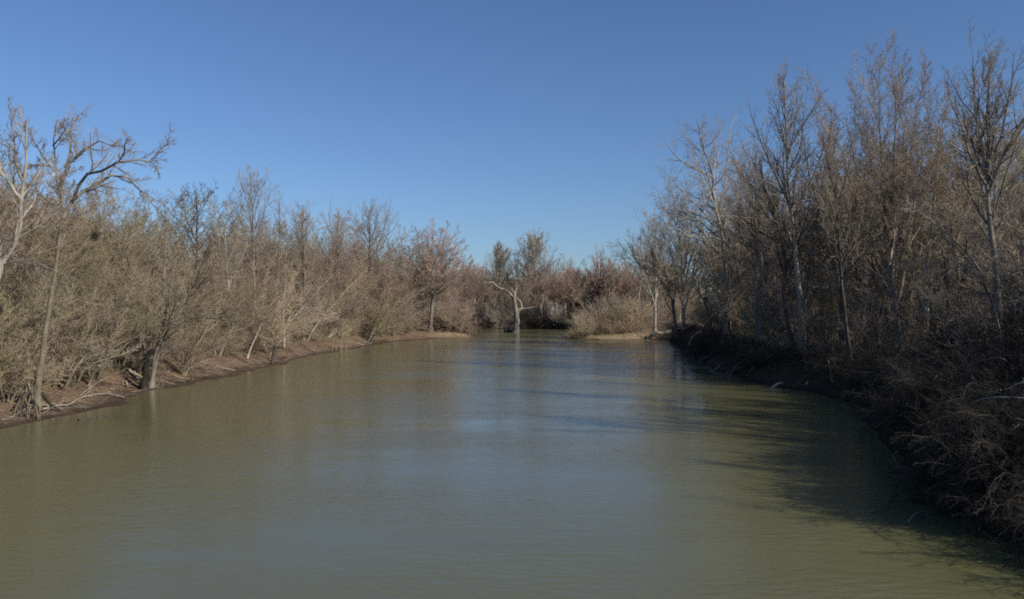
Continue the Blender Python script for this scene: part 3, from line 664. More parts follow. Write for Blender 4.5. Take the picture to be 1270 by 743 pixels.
hero('tall_tree', 'tall dark tree with upswept limbs near the right frame edge', ft(1240, d),
     [[foot(1241, d)]+tr(d, (1240, 400), (1236, 340), (1230, 300), (1228, 248), (1227, 219), (1227, 168), (1226, 120), (1231, 84), (1230, 66))],
     [(tr(d, (1228, 237), (1218, 175), (1211, 139), (1209, 66), amp=2), .085), (tr(d, (1229, 236), (1240, 205), (1251, 183), (1270, 150), (1288, 115), amp=2), .085),
      (tr(d, (1226, 232), (1212, 208), (1203, 186), (1193, 150), (1182, 130), (1176, 100), amp=2), .075), (tr(d, (1229, 225), (1240, 180), (1251, 139), (1258, 95), (1260, 65), amp=2), .075),
      (tr(d, (1231, 305), (1218, 281), (1203, 270), (1167, 259), (1150, 255), amp=3), .05), (tr(d, (1231, 300), (1250, 262), (1275, 240), amp=3), .05), (tr(d, (1227, 170), (1240, 130), (1244, 90), amp=2), .04),
      (tr(d, (1219, 190), (1200, 160), (1195, 120), amp=2), .04)],
     16, (.45, .98, .5, .15, .24, 'oval', .08, .06), TW_ASC, .0065, 'bark_grey', 'twig_grey', limbm='bark_grey', seed=56, r0=.19, dens=.9)
d = 34
hero('leaning_tree', 'thin pale trunk leaning left out of the brush below the tall dark tree', ft(1243, d),
     [[foot(1246, d)]+tr(d, (1240, 420), (1232, 381), (1213, 332), (1186, 300), (1156, 273), (1138, 262), (1120, 258))],
     [(tr(d, (1213, 332), (1196, 330), (1170, 335), (1150, 345), amp=2), .04), (tr(d, (1200, 315), (1198, 290), (1190, 265), amp=2), .035)],
     14, (.35, .98, .7, .2, .35, 'fall', .12, .05), TW_WIDE, .0055, 'bark_grey', 'twig_grey', seed=57, r0=.11, dens=.8)
d = 52
hero('crooked_tree', 'short crooked black trunk with an elbow below the broom shaped tree', ft(1086, d),
     [[foot(1090, d)]+tr(d, (1088, 430), (1084, 395), (1079, 386), (1083, 365), (1085, 340), (1080, 310), (1086, 280))],
     [(tr(d, (1079, 386), (1066, 372), (1056, 352), amp=2), .05)], 8, (.4, .98, .7, .2, .3, 'fall', .12, .05), TW_WIDE, .008, 'bark_dark', 'twig_dark', seed=58, r0=.12, dens=.6)
simple('bare_tree', 'grey twiggy tree just left of the tallest pale trunk', 944, 76, (938, 190), 'asc', 61, .26, 'bark_grey', 'twig_grey', .34, 20, .8)
simple('bare_tree', 'fine twigged brown tree between the tallest pale trunk and the broom shaped tree', 1030, 74, (1032, 155), 'asc', 62, .28, 'bark_grey', 'twig_brown', .34, 20, .8)
simple('bare_tree', 'pale twigged tree at the left end of the right bank wood', 812, 140, (814, 274), 'asc', 63, .32, 'bark_white', 'twig_grey', .42, 22, .9, rmin=.013, t0=.2)
simple('bare_tree', 'tan bushy tree with low branches between the left end tree and the reaching sycamore', 848, 112, (846, 250), 'asc', 64, .3, 'bark_white', 'twig_grey', .42, 22, .9, rmin=.012, t0=.2)
simple('bare_tree', 'tall brown tree rising behind the reaching sycamore', 918, 104, (920, 205), 'asc', 65, .32, 'bark_grey', 'twig_brown', .36, 22, .8, rmin=.011)
simple('bare_tree', 'grey tree filling the gap between broom shaped tree and tall dark tree', 1200, 62, (1196, 155), 'asc', 66, .25, 'bark_grey', 'twig_grey', .36, 20, .8)
simple('bare_tree', 'reddish brown small tree at the far end of the right bank', 792, 166, (795, 292), 'round', 67, .28, 'bark_grey', 'twig_red', .4, 18, .9, rmin=.014)
simple('bare_tree', 'grey tree partly cut off by the right frame edge behind the tall dark tree', 1268, 54, (1266, 170), 'asc', 68, .22, 'bark_grey', 'twig_grey', .36, 18, .8)

# ------------------------------------------------------------------ fallen wood
stick('fallen_branch', 'long pale branch lying across the mud right of the leaning tree roots', [g3(53, 38, .25), g3(72, 39.5, .15), g3(86, 41, .12), g3(104, 43, .15), P3(135, 487, 45)], .05,
      forks=[([g3(100, 43, .15), P3(116, 478, 45), P3(132, 469, 47), P3(158, 457, 49)], .03)], seed=1)
stick('fallen_branch', 'dark curved limb dipping from the leaning tree roots to the water', [P3(53, 487, 38), P3(62, 500, 38.5), P3(76, 508, 39), P3(98, 516, 39.5), P3(110, 519, 40)], .085, 'wet_wood', seed=2)
stick('floating_log', 'thin wet log lying flat in the water off the left bank', [P3(98, 521, 36.6), P3(122, 517.5, 37.4), P3(138, 516, 38), P3(155, 516, 38.1)], .07, 'wet_wood', seed=3, cat='log')
stick('fallen_branch', 'mossy trunk leaning up into the left thicket beside the leaning tree', [g3(80, 43.5), P3(90, 463, 43), P3(103, 444, 43), P3(111, 430, 43), P3(120, 400, 43)], .11, 'bark_olive', seed=4, cat='trunk')
stick('broken_trunk', 'short split log with pale broken face beside the hollow butt', [P3(160, 459, 49), P3(168, 463, 49.2), P3(176, 468, 49.6)],   .1, 'bark_olive', seed=5, cat='log', tip=.8)
for i, (px, dd, dx) in enumerate([(412, 96, 5), (417, 97, 5), (423, 98, 4), (429, 99, 3)]):
    stick('leaning_pole', ['pale dead stake at the left end of the four leaning on the left bank', 'second pale dead stake from the left among the four leaning on the left bank',
                           'second pale dead stake from the right among the four leaning on the left bank', 'pale dead stake at the right end of the four leaning on the left bank'][i],
          [g3(px, dd), P3(px+dx*.5, 417, dd+.3), P3(px+dx*1.3, 407+i*2.2, dd+.9)], (.07, .055, .075, .06)[i], 'bark_olive', seed=20+i, group='leaning dead stakes on the left bank', tip=.7)
stick('fallen_branch', 'pale limb hanging out of the left thicket above the leaning stakes', [P3(440, 385, 100), P3(452, 378, 100), P3(462, 370, 100)], .09, seed=26)
stick('dead_sapling', 'black dead stub upright on mud between the hollow butt and the stakes', [g3(338, 74), P3(340, 436, 74), P3(341, 430, 74)], .17, 'wet_wood', seed=27, cat='stump', tip=.6)
stick('fallen_log', 'dark log lying on the left spit against the round tree', [g3(498, 146, .35), g3(512, 146, .4), g3(531, 147, .4)], .4, 'wet_wood', seed=6, cat='log', tip=.8)
stick('fallen_log', 'pale ended log jutting over the water from the end of the sand spit', [P3(832, 411.5, 133), P3(822, 413, 133), P3(812, 415, 133), P3(800, 420, 134)], .38, 'driftwood', seed=7, cat='log', tip=.6)
stick('waterlogged_stump', 'small dark log in the water at the foot of the dead snag', [P3(627, 411, 184), P3(632, 410.5, 184), P3(637, 411, 184)], .45, 'wet_wood', seed=8, cat='log', tip=.7)
rt = random.Random(12)
for i in range(16):
    y = 41+i*5.2+rt.uniform(-2, 2); x = float(np.interp(y, [33, 40, 48, 71, 90, 111, 130], [-21, -20, -21.2, -20.8, -21.3, -19.6, -17.6]))-rt.uniform(.3, 2.6)
    a = rt.uniform(-1.0, 1.2); ln = rt.uniform(1.2, 3.2); q = []
    for t in (0, .35, .7, 1):
        xx, yy = x-math.cos(a)*ln*t, y+math.sin(a)*ln*t+rt.uniform(-.15, .15); q.append(np.array([xx, yy, max(gz(xx, yy), -.03)+.06+rt.uniform(0, .25)*t]))
    stick('dead_branch', 'grey dead branch lying on the left mud slope between thicket and water', q, rt.uniform(.025, .06), rt.choice(['bark_grey', 'driftwood', 'wet_wood']), seed=80+i, group='dead branches on the left mud slope')
d = 84
stick('fallen_branch', 'bent pale branch curving down the dark right bank to the water', [P3(854, 428, d), P3(858, 419, d), P3(868, 411, d), P3(874, 401, d), P3(888, 386, d)], .1, seed=9, forks=[([P3(872, 404, d), P3(862, 399, d), P3(852, 406, d), P3(840, 408, d)], .07), ([P3(858, 400, d), P3(854, 392, d)], .05)])
d = 72
stick('fallen_branch', 'forked grey sapling fallen downhill over the right bank', [P3(915, 448, d), P3(906, 420, d), P3(896, 395, d)], .08, seed=10, forks=[([P3(916, 440, d), P3(905, 418, d), P3(890, 388, d)], .06)])
stick('fallen_branch', 'pale crooked stick with its tip in the water below the fallen sapling', [P3(880, 462, 66), P3(889, 457, 66.5), P3(894, 450, 67), P3(898, 447, 67.5)], .08, seed=11, forks=[([P3(892, 452, 67), P3(882, 449, 66), P3(876, 449, 66)], .05)])
d = 54
stick('driftwood_branch', 'long low arc of bleached driftwood at the right water edge', [P3(955, 483, 52), P3(962, 477, 52.3), P3(972, 475.5, 52.6), P3(985, 478, 53)], .11, seed=12)
stick('driftwood_branch', 'bleached root curled like a hoop at the right water edge', [P3(997, 482, 50.5), P3(1001, 475, 50.7), P3(1008, 472, 51), P3(1014, 476, 51)], .1, seed=13, forks=[([P3(1000, 480, 50.6), P3(1006, 475, 51), P3(1012, 478, 51)], .06)])
stick('dead_sapling', 'bleached upright dead stem between the hoop root and the slim dark tree', [P3(1034, 481, 48.6), P3(1031, 468, 48.8), P3(1027, 447, 49)], .075, seed=14, cat='stump')
near = [('forked grey stick with its elbow raised at the tip of the near right brush', [(1124, 648, 19), (1132, 638, 19.2), (1142, 633, 19.5), (1160, 628, 20), (1185, 600, 20.8)], .035, [[(1142, 633, 19.5), (1149, 640, 19.4), (1148, 648, 19.3)]]),
        ('crooked grey branch sloping through the middle of the near right brush', [(1172, 618, 20), (1190, 600, 20.3), (1210, 590, 20.5), (1218, 576, 21)], .03, []),
        ('pale branch with a bright bend near the top left of the brush pile', [(1186, 552, 22), (1194, 543, 22), (1197, 540, 22.2), (1203, 528, 22.4)], .028, []),
        ('pale straight branch slanting up in the brush under the leaning trunk', [(1222, 550, 21), (1236, 535, 21.3), (1248, 527, 21.6), (1258, 520, 22)], .035, []),
        ('long pale branch lying level across the top of the near right brush', [(1200, 492, 24), (1225, 486, 23.6), (1246, 478, 23.4), (1285, 472, 23)], .04, [[(1225, 486, 23.6), (1240, 506, 23.2), (1275, 512, 23)]]),
        ('bare stick standing upright in the brush near the right frame edge', [(1246, 588, 19.5), (1254, 570, 19.6), (1262, 555, 20)], .025, []),
        ('dark snag of branches poking out left over the water from the near brush', [(1140, 590, 21), (1115, 580, 21.5), (1096, 572, 22), (1085, 570, 22.2)], .05, [[(1115, 580, 21.5), (1106, 566, 22), (1112, 560, 22.2)]])]
for i, (lb, pp, r, fk) in enumerate(near):
    stick('fallen_branch', lb, [P3(*q) for q in pp], r*.8, 'wet_wood' if 'dark' in lb else ('driftwood' if i else 'bark_grey'), seed=60+i, forks=[([P3(*q) for q in f], r*.7) for f in fk], group='fallen branches in the near right brush')
rt = random.Random(21)
def rbx(y): return float(np.interp(y, [15, 19, 23, 29, 36, 42, 48, 54, 60, 71, 92, 112, 124], [10.6, 10.3, 11.6, 13.6, 16.4, 18.8, 19.2, 17.6, 17.3, 18, 20.2, 23.6, 25.5]))
for i in range(22):       # near corner: limbs and roots sticking out of the brambles
    y = rt.uniform(17.5, 38); x = rbx(y)+rt.uniform(.4, 4.5); z0 = gz(x, y)+rt.uniform(.2, 1.5); a = rt.uniform(-.9, .9); ln = rt.uniform(1.0, 2.8); q = []; rise = rt.uniform(-.55, .45)
    for t in (0, .3, .65, 1):
        q.append(np.array([x-math.cos(a)*ln*t, y+math.sin(a)*ln*t+rt.uniform(-.2, .2), max(.03, z0+ln*rise*t+rt.uniform(-.15, .2)+.35*math.sin(3*t))]))
    stick('dead_branch', 'bare grey branch poking out of the dark brambles at the near right corner', q, rt.uniform(.018, .04), rt.choice(['driftwood', 'bark_grey', 'bark_white']), seed=110+i, group='bare branches in the near right brambles')
for i in range(24):       # roots and drowned limbs along the cut bank
    y = rt.uniform(40, 112); x = rbx(y)+rt.uniform(.2, 1.5); a = rt.uniform(-1.2, 1.2); ln = rt.uniform(1.2, 3.2); q = []; z0 = gz(x, y)+rt.uniform(.1, .6)
    for t in (0, .35, .7, 1):
        q.append(np.array([x-math.cos(a)*ln*t*.8, y+math.sin(a)*ln*t+rt.uniform(-.2, .2), max(-.05, z0*(1-t)+.3*math.sin(3.1*t)*rt.uniform(.2, 1))]))
    stick('drowned_branch', 'grey root or limb hanging from the dark right bank into the water', q, rt.uniform(.03, .065), rt.choice(['driftwood', 'bark_grey', 'wet_wood', 'bark_dark']), seed=140+i, group='roots and limbs along the right bank')
# dark clump lodged in the leaning tree's limbs
rng_ = np.random.RandomState(8); d = 39
c = P3(117, 292, d+1.0)
A = c+rng_.normal(0, .10, (260, 3)); D = unit(rng_.normal(0, 1, (260, 3)))
p_, r_ = extend(A, D, np.full(260, .22), np.full(260, .008), 3, .3, 0, rng_, .4)
nb = obj('squirrel_nest', tubemesh('squirrel_nest', [(p_-c, r_, 4, 0)], [M['twig_dark']]), None, c)
tag(nb, 'small black clump of leaves and sticks lodged in a branch left of the willow', 'nest')
c0 = P3(117, 292, d+1.0)


# ------------------------------------------------------------------ the woods between the traced trees
def xl(y): return float(np.interp(y, [20, 33, 40, 48, 57, 71, 90, 111, 130, 139, 150, 164, 176], [-20.8, -21, -20, -21.2, -21.2, -20.8, -21.3, -19.6, -17.6, -14.4, -13, -12, -18]))
def xr(y): return float(np.interp(y, [0, 15, 19, 23, 29, 36, 42, 48, 54, 60, 71, 92, 112, 124, 136, 160, 200], [14, 10.6, 10.3, 11.6, 13.6, 16.4, 18.8, 19.2, 17.6, 17.3, 18, 20.2, 23.6, 25.5, 27.5, 27.5, 27.5]))
R_ = random.Random(77)
def pick(*a): return R_.choice(a)
def band(y, table):
    for lim, v in table:
        if y < lim: return v
    return table[-1][1]
LSEG = [(47, 'beside the near leaning tree'), (62, 'around the fallen willow'), (88, 'between the willow and the leaning stakes'), (112, 'behind the leaning stakes'), (400, 'leading out to the round spit tree')]
RSEG = [(34, 'at the near right corner'), (50, 'below the tall dark tree'), (66, 'under the broom shaped tree'), (92, 'around the reaching sycamore'), (400, 'towards the sand spit')]
# left thicket: low brush on the slope, then multi stemmed thicket, then trees
y = 34.0
while y < 150:
    o = R_.uniform(4.2, 6.4); seg = band(y, LSEG)
    place('bank_shrub', f'shrub{R_.randrange(4)}', xl(y)-o, y, f'low twiggy shrub on the left mud bank {seg}', 'shrub', f'shrubs on the left bank {seg}', R_.uniform(0, 6.28), R_.uniform(.5, .95), None, 'bark_olive', pick('twig_olive', 'twig_brown') if y < 80 else pick('twig_brown', 'twig_tan'))
    y += R_.uniform(1.7, 2.9)
for row, (o0, o1, st, s0, s1) in enumerate([(6, 8.5, 3.0, .55, .95), (7.5, 11.5, 3.2, .9, 1.25), (12, 18, 4.4, 1.1, 1.45)]):
    y = 33.0+row*1.3
    while y < 168:
        seg = band(y, LSEG); f = 1+max(0, (y-80))/160
        tw = pick('twig_olive', 'twig_olive', 'twig_olive', 'twig_brown') if y < 62 else pick('twig_olive', 'twig_brown', 'twig_brown', 'twig_red')
        xx = xl(y)-R_.uniform(o0, o1)
        if not (y > 140 and xx > -21 and row == 0):
            place('thicket_tree', f'thicket{R_.randrange(5)}', xx, y, f'many stemmed bare tree in the left thicket {seg}', 'tree', f'thicket trees on the left bank {seg}', R_.uniform(0, 6.28), R_.uniform(s0, s1)*f*(1.0 if y > 55 else 0.92), None, pick('bark_grey', 'bark_olive', 'bark_grey', 'bark_white'), tw)
        y += st*R_.uniform(.75, 1.3)
for i in range(46):
    y = R_.uniform(44, 190); seg = band(y, LSEG); xx = xl(y)-R_.uniform(11, 34)
    key = pick('tall0', 'tall1', 'tall2', 'round0', 'round1', 'round2', 'slim0')
    base = {'t': 18, 'r': 13, 's': 14}[key[0]]
    h = R_.uniform(12.5, 16.0)+max(0, y-70)*.036
    if y < 62: h = R_.uniform(10, 13)
    if 455 < 635+xx*F/y < 600: h *= .62
    place('bare_tree', key, xx, y, f'slender tree behind the left thicket {seg}', 'tree', f'trees behind the left thicket {seg}', R_.uniform(0, 6.28), h/base, None, pick('bark_grey', 'bark_grey', 'bark_white'), pick('twig_grey', 'twig_brown', 'twig_red') if y > 75 else pick('twig_grey', 'twig_brown'))
# thicket standing in front of the leaning tree and beside the willow
for i, (px, d, s) in enumerate([(-14, 38.2, .55), (16, 40.5, .62), (66, 43.5, .68), (92, 45.8, .72), (118, 48.5, .75), (30, 39.2, .3), (148, 53, .6), (228, 58.5, .6)]):
    x, yy = at(px, d)
    place('thicket_tree', f'thicket{(i*2+1)%5}', x, yy, 'olive many stemmed bush tree in front on the near left bank', 'tree', 'front bush trees on the near left bank', i*2.4, s, None, 'bark_olive', pick('twig_olive', 'twig_brown'))
# pale trunks that lean out of the left thicket over the mud
for i in range(22):
    y = 43+i*4.4+R_.uniform(-1.5, 1.5); xx = xl(y)-R_.uniform(3.4, 6.5)
    place('leaning_sapling', f'slim{i%2}' if i % 3 else f'thicket{i%5}', xx, y, 'pale bare trunk leaning out of the front of the left thicket', 'tree', 'pale trunks leaning out of the left thicket', R_.uniform(-.8, .8), R_.uniform(.55, .85)*(1+max(0, y-70)/150), None, pick('bark_white', 'dead_wood', 'bark_white'), pick('twig_tan', 'twig_olive', 'twig_grey'), (R_.uniform(-.2, .2), R_.uniform(.05, .62)))
# big trees at far left behind the sycamore
for i, (px, d, top) in enumerate([(-20, 50, 150), (8, 56, 140), (40, 62, 170), (110, 66, 225), (150, 60, 268), (-50, 46, 130), (-5, 48, 160), (22, 58, 165), (62, 60, 185), (84, 64, 190), (-30, 54, 140)]):
    x, yy = at(px, d); h = 5+(385-top)*d/F-gz(x, yy)
    place('bare_tree', f'round{i%3}', x, yy, 'twiggy brown tree crowded behind the pale sycamore and the leaning tree', 'tree', 'trees behind the near left pair', i*1.3, h/12.5, None, 'bark_grey', 'twig_brown')
# brush around the foot of the round spit tree
for i, (px, d, s) in enumerate([(500, 148, 1.2), (512, 154, 1.3), (522, 156, 1.5), (549, 152, 1.1), (557, 152, 1.35), (566, 151, 1.3), (574, 150, .9), (541, 157, 1.5), (562, 157, 1.6), (580, 151, .6)]):
    x, yy = at(px, d)
    place('spit_shrub', f'shrub{i%4}', x, yy, 'reddish brown bush crowding the foot of the round spit tree', 'shrub', 'bushes around the round spit tree', i*2.1, s*1.15, None, 'bark_grey', pick('twig_red', 'twig_brown', 'twig_tan'))
for i, (px, d, s) in enumerate([(509, 158, .95), (552, 159, .9), (570, 157, .85), (560, 163, 1.0)]):
    x, yy = at(px, d)
    place('thicket_tree', f'thicket{i%5}', x, yy, 'reddish many stemmed tree growing close behind the round spit tree', 'tree', 'thicket trees behind the round spit tree', i*1.9, s*.95, None, 'bark_grey', 'twig_red')
# willow dome on the sand spit
for i, (px, d, s) in enumerate([(708, 139.8, .45), (718, 139.4, .5), (731, 139.2, .55), (745, 139.3, .5), (760, 139.2, .55), (774, 139.4, .5), (789, 139.8, .55), (724, 141, .8), (738, 142, 1.05), (755, 143, 1.25), (771, 143, 1.15), (787, 142, 1.0), (748, 146, 1.2), (780, 147, 1.2), (800, 144, 1.0)]):
    x, yy = at(px, d)
    place('willow_bush', f'dome{i%2}', x, yy, 'tan willow bush of thin rods in the domed clump on the sand spit', 'bush', 'willow bushes on the sand spit', i*2.3, s, None, 'twig_tan', 'twig_tan' if i % 3 else 'twig_brown')
# far shore at the bend
far_lab = 'grey brown tree of the distant wood across the river bend'
for i in range(80):
    px = R_.uniform(550, 860); d = R_.uniform(226, 300); x, yy = at(px, d)
    key = pick('round0', 'round1', 'round2', 'tall0', 'tall1', 'tall2'); base = {'t': 18, 'r': 13}[key[0]]
    h = R_.uniform(16, 20.5)*(d/240)**.5
    place('far_tree', key, x, yy, far_lab, 'tree', 'distant trees across the bend', R_.uniform(0, 6.28), h/base, None, pick('bark_grey', 'bark_dark', 'bark_white'), pick('twig_rust', 'twig_brown', 'twig_rust', 'twig_red'))
def shore(px):
    d = np.linspace(185, 240, 221); s = signed((px-635)*d/F, d)
    k = np.where(s < 0)[0]; return d[k[-1]] if len(k) else 205.0
for i in range(18):
    px = 584+i*13.5+R_.uniform(-4, 4); d = R_.uniform(244, 270); x, yy = at(px, d); hh = CAMZ+(HORIZ-R_.uniform(302, 322))*d/F-gz(x, yy)
    place('far_tree', f'round{i%3}' if i % 2 else f'tall{i%3}', x, yy, 'tall hazy crown standing above the rest of the distant wood at the bend', 'tree', 'taller crowns of the distant wood', i*1.3, hh/(14.5 if i % 2 else 19.5), None, 'bark_grey', pick('twig_rust', 'twig_red', 'twig_brown', 'twig_grey'))
for i in range(46):
    px = 566+i*5.2+R_.uniform(-2, 2); d = shore(px)+R_.uniform(.3, 2.5); x, yy = at(px, d)
    place('far_shrub', f'bramble{R_.randrange(4)}' if i % 2 else f'shrub{R_.randrange(4)}', x, yy, 'dark bush overhanging the water on the distant shore of the bend', 'shrub', 'bushes along the distant shore', -1.57+R_.uniform(-.5, .5), R_.uniform(1.2, 1.9), None, 'bark_dark', pick('twig_dark', 'twig_dark', 'twig_grey'))
for i in range(44):
    px = R_.uniform(565, 860); d = R_.uniform(224, 262); x, yy = at(px, d)
    place('far_thicket', f'thicket{R_.randrange(5)}', x, yy, 'grey many stemmed tree low in the distant wood across the bend', 'tree', 'undergrowth trees across the bend', R_.uniform(0, 6.28), R_.uniform(.8, 1.35), None, 'bark_dark', pick('twig_grey', 'twig_brown', 'twig_red'))
for i in range(14):
    a = i/13; x = -50+a*38+R_.uniform(-2, 2); yy = 217+R_.uniform(0, 6)
    place('far_tree', f'round{i%3}', x, yy, far_lab, 'tree', 'distant trees across the bend', i*1.7, R_.uniform(1.0, 1.3), None, 'bark_grey', pick('twig_brown', 'twig_red'))
# right bank wood
for i in range(64):
    y = 44+i*1.85+R_.uniform(-2, 2); seg = band(y, RSEG); xx = xr(y)+R_.uniform(4.5, 30)
    if y > 122: xx += 13
    key = pick('tall0', 'tall1', 'tall2', 'tall0', 'tall1', 'tall2', 'slim1', 'round0', 'round1'); base = {'t': 18, 'r': 13, 's': 14}[key[0]]
    h = R_.uniform(13, 18)
    if y > 105: h = R_.uniform(12, 16)
    place('bare_tree', key, xx, y, f'bare upright tree in the right bank wood {seg}', 'tree', f'trees of the right bank wood {seg}', R_.uniform(0, 6.28), h/base, None, pick('bark_grey', 'bark_dark', 'bark_dark', 'bark_grey'), pick('twig_grey', 'twig_brown', 'twig_grey', 'twig_olive'))
# rounded crowns that close the skyline between the traced right bank trees
for i, (px, d, top, lb) in enumerate([(940, 78, 205, 'rounded grey tree behind the left shoulder of the tallest pale trunk'), (1008, 72, 160, 'rounded brown tree behind the tallest pale trunk, on its right'),
        (1056, 74, 132, 'rounded brown tree behind the slim dark tree'), (1084, 66, 112, 'rounded brown tree behind the left half of the broom shaped tree'), (1122, 65, 104, 'rounded brown tree behind the middle of the broom shaped tree'),
        (1160, 66, 118, 'rounded brown tree behind the right half of the broom shaped tree'), (1192, 58, 165, 'rounded grey tree behind the leaning thin trunk'), (882, 98, 225, 'rounded tan tree behind the reaching sycamore'),
        (840, 116, 255, 'rounded tan tree left of the reaching sycamore, low on the skyline'), (968, 84, 178, 'rounded brown tree behind the forked dark tree')]+[(p_, d_, t_, 'broad hazy brown crown far back in the right bank wood') for p_, d_, t_ in ((815, 178, 290), (836, 172, 276), (868, 150, 245), (900, 118, 225), (925, 112, 212), (958, 105, 205), (990, 100, 195), (1022, 95, 180), (1050, 92, 165), (1080, 90, 160), (1110, 88, 150), (1142, 86, 150), (1175, 84, 170), (1210, 80, 180), (1245, 78, 190))]):
    x, yy = at(px, d); hh = CAMZ+(HORIZ-top)*d/F-gz(x, yy)
    place('rounded_tree', f'round{i%3}' if i % 2 else f'tall{i%3}', x, yy, lb, 'tree', 'crowns far back in the right bank wood' if 'far back' in lb else None, i*1.31, hh/(14.0 if i % 2 else 19.0), None, 'bark_grey', 'twig_grey' if 'grey' in lb else ('twig_olive' if 'tan' in lb else 'twig_brown'))
for row, (o0, o1, st, s0, s1) in enumerate([(3.5, 6.5, 4.2, .35, .6), (6, 14, 3.2, .6, 1.0), (14, 24, 5, .8, 1.2)]):
    y = 40.0+row
    while y < 160:
        seg = band(y, RSEG); xx = xr(y)+R_.uniform(o0, o1)
        if y > 124 and row: xx += 12
        place('thicket_tree', f'thicket{R_.randrange(5)}', xx, y, f'many stemmed undergrowth tree on the right bank {seg}', 'tree', f'undergrowth trees on the right bank {seg}', R_.uniform(0, 6.28), R_.uniform(s0, s1)*(1 if y < 90 else 1.25), None, pick('bark_grey', 'bark_dark', 'bark_grey'), pick('twig_grey', 'twig_brown', 'twig_olive', 'twig_tan') if y > 60 else pick('twig_grey', 'twig_brown'))
        y += st*R_.uniform(.75, 1.3)
y = 42.0
while y < 140:
    seg = band(y, RSEG)
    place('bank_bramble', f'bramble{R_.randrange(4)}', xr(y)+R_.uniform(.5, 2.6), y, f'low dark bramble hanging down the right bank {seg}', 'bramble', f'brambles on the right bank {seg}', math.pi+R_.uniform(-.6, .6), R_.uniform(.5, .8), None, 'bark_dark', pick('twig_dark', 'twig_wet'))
    y += R_.uniform(1.0, 1.7)
for i in range(16):
    y = 50+i*4.2+R_.uniform(-1.5, 1.5); xx = xr(y)+R_.uniform(2.6, 9)
    place('slender_tree', f'slim{i%2}', xx, y, 'slender pale trunk standing clear at the front of the right bank wood', 'tree', 'slender pale trunks along the right bank', R_.uniform(0, 6.28), R_.uniform(.9, 1.3), None, pick('bark_white', 'bark_grey', 'dead_wood'), pick('twig_grey', 'twig_brown'), (R_.uniform(-.06, .06), R_.uniform(-.1, .06)))
# near right corner: dense overhanging brush
for i in range(64):
    y = R_.uniform(17.5, 44); o = R_.uniform(1.2, 8) if i % 2 else R_.uniform(1.0, 3.0)
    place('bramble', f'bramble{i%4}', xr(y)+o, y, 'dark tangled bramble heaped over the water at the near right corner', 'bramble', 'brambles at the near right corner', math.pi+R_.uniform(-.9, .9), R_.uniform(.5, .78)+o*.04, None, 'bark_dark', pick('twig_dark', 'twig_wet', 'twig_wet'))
for i in range(14):
    y = 14.5+i*.55; place('bramble', f'bramble{i%4}', xr(y)+R_.uniform(.6, 1.8), y, 'dark tangled bramble heaped over the water at the near right corner', 'bramble', 'brambles at the near right corner', math.pi+R_.uniform(-.7, .7), R_.uniform(.45, .62), None, 'bark_dark', pick('twig_dark', 'twig_wet'))
for i in range(26):
    y = R_.uniform(18, 44); o = R_.uniform(3.5, 14)
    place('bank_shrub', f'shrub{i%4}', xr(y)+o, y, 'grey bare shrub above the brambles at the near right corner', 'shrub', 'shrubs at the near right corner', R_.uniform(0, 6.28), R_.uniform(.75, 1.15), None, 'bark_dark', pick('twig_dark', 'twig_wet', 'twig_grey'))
for i in range(14):
    y = R_.uniform(24, 46); o = R_.uniform(7, 18)
    place('thicket_tree', f'thicket{i%5}', xr(y)+o, y, 'grey many stemmed tree behind the shrubs at the near right corner', 'tree', 'thicket trees at the near right corner', R_.uniform(0, 6.28), R_.uniform(.5, .8), None, 'bark_dark', pick('twig_dark', 'bark_grey'))
# trees of the same wood a little beyond the frame, whose shade reaches the near brush
for i, (x, yy, h) in enumerate([(30, 12, 17), (29, 20, 18), (35, 8, 18), (38, 18, 19), (27, 27, 16), (36, 29, 18), (43, 25, 19), (34, 0, 15), (41, 2, 17)]):
    place('bare_tree', f'tall{i%3}', x, yy, 'bare tree of the right wood just beyond the picture edge', 'tree', 'trees beyond the right frame edge', i*1.1, h/18, None, 'bark_grey', 'twig_grey')
    place('thicket_tree', f'thicket{i%5}', x-2.5, yy+1, 'bare thicket tree just beyond the right picture edge', 'tree', 'thicket beyond the right frame edge', i*1.1, .95, None, 'bark_grey', 'twig_grey')

# ------------------------------------------------------------------ ground cover nobody could count
def scatter(n, xf, rng, y0, y1, p=1.0):
    ys = y0+(y1-y0)*rng.rand(n)**p
    xs = np.array([xf(v, rng) for v in ys]); return xs, ys, height(xs, ys)
rng = np.random.RandomState(9)
# leaf litter
def leaves(name, label, xs, ys, zs, size, mats):
    n = len(xs); c = np.stack([xs, ys, zs+.02], 1)
    nrm = unit(rng.normal(0, .45, (n, 3))+np.array([0, 0, 1])); a1, a2 = perp(nrm)
    th = rng.uniform(0, 6.28, (n, 1)); u = np.cos(th)*a1+np.sin(th)*a2; v = np.cross(nrm, u)
    s = size*rng.uniform(.6, 1.4, (n, 1))
    V = np.stack([c-u*s, c-v*s*.5+nrm*s*.2, c+u*s, c+v*s*.5+nrm*s*.2], 1).reshape(-1, 3)
    o = obj(name, mesh_np(name, V, np.arange(n*4).reshape(-1, 4), mats, rng.randint(0, len(mats), n), False))
    tag(o, label, 'leaf litter', kind='stuff'); return o
xs, ys, zs = scatter(15000, lambda v, r: xl(v)-2.2-abs(r.normal(0, 4.5)), rng, 30, 165, 1.5)
leaves('leaf_litter', 'dry brown leaves strewn over the left mud bank', xs, ys, zs, .055, [M['dead_leaf'], M['dead_leaf'], M['dead_leaf'], M['bark_grey']])
xs, ys, zs = scatter(16000, lambda v, r: xr(v)+.9+abs(r.normal(0, 5)), rng, 15, 150, 1.4)
leaves('leaf_litter', 'dry dark leaves strewn under the right bank brush', xs, ys, zs, .07, [M['dead_leaf'], M['bark_grey']])
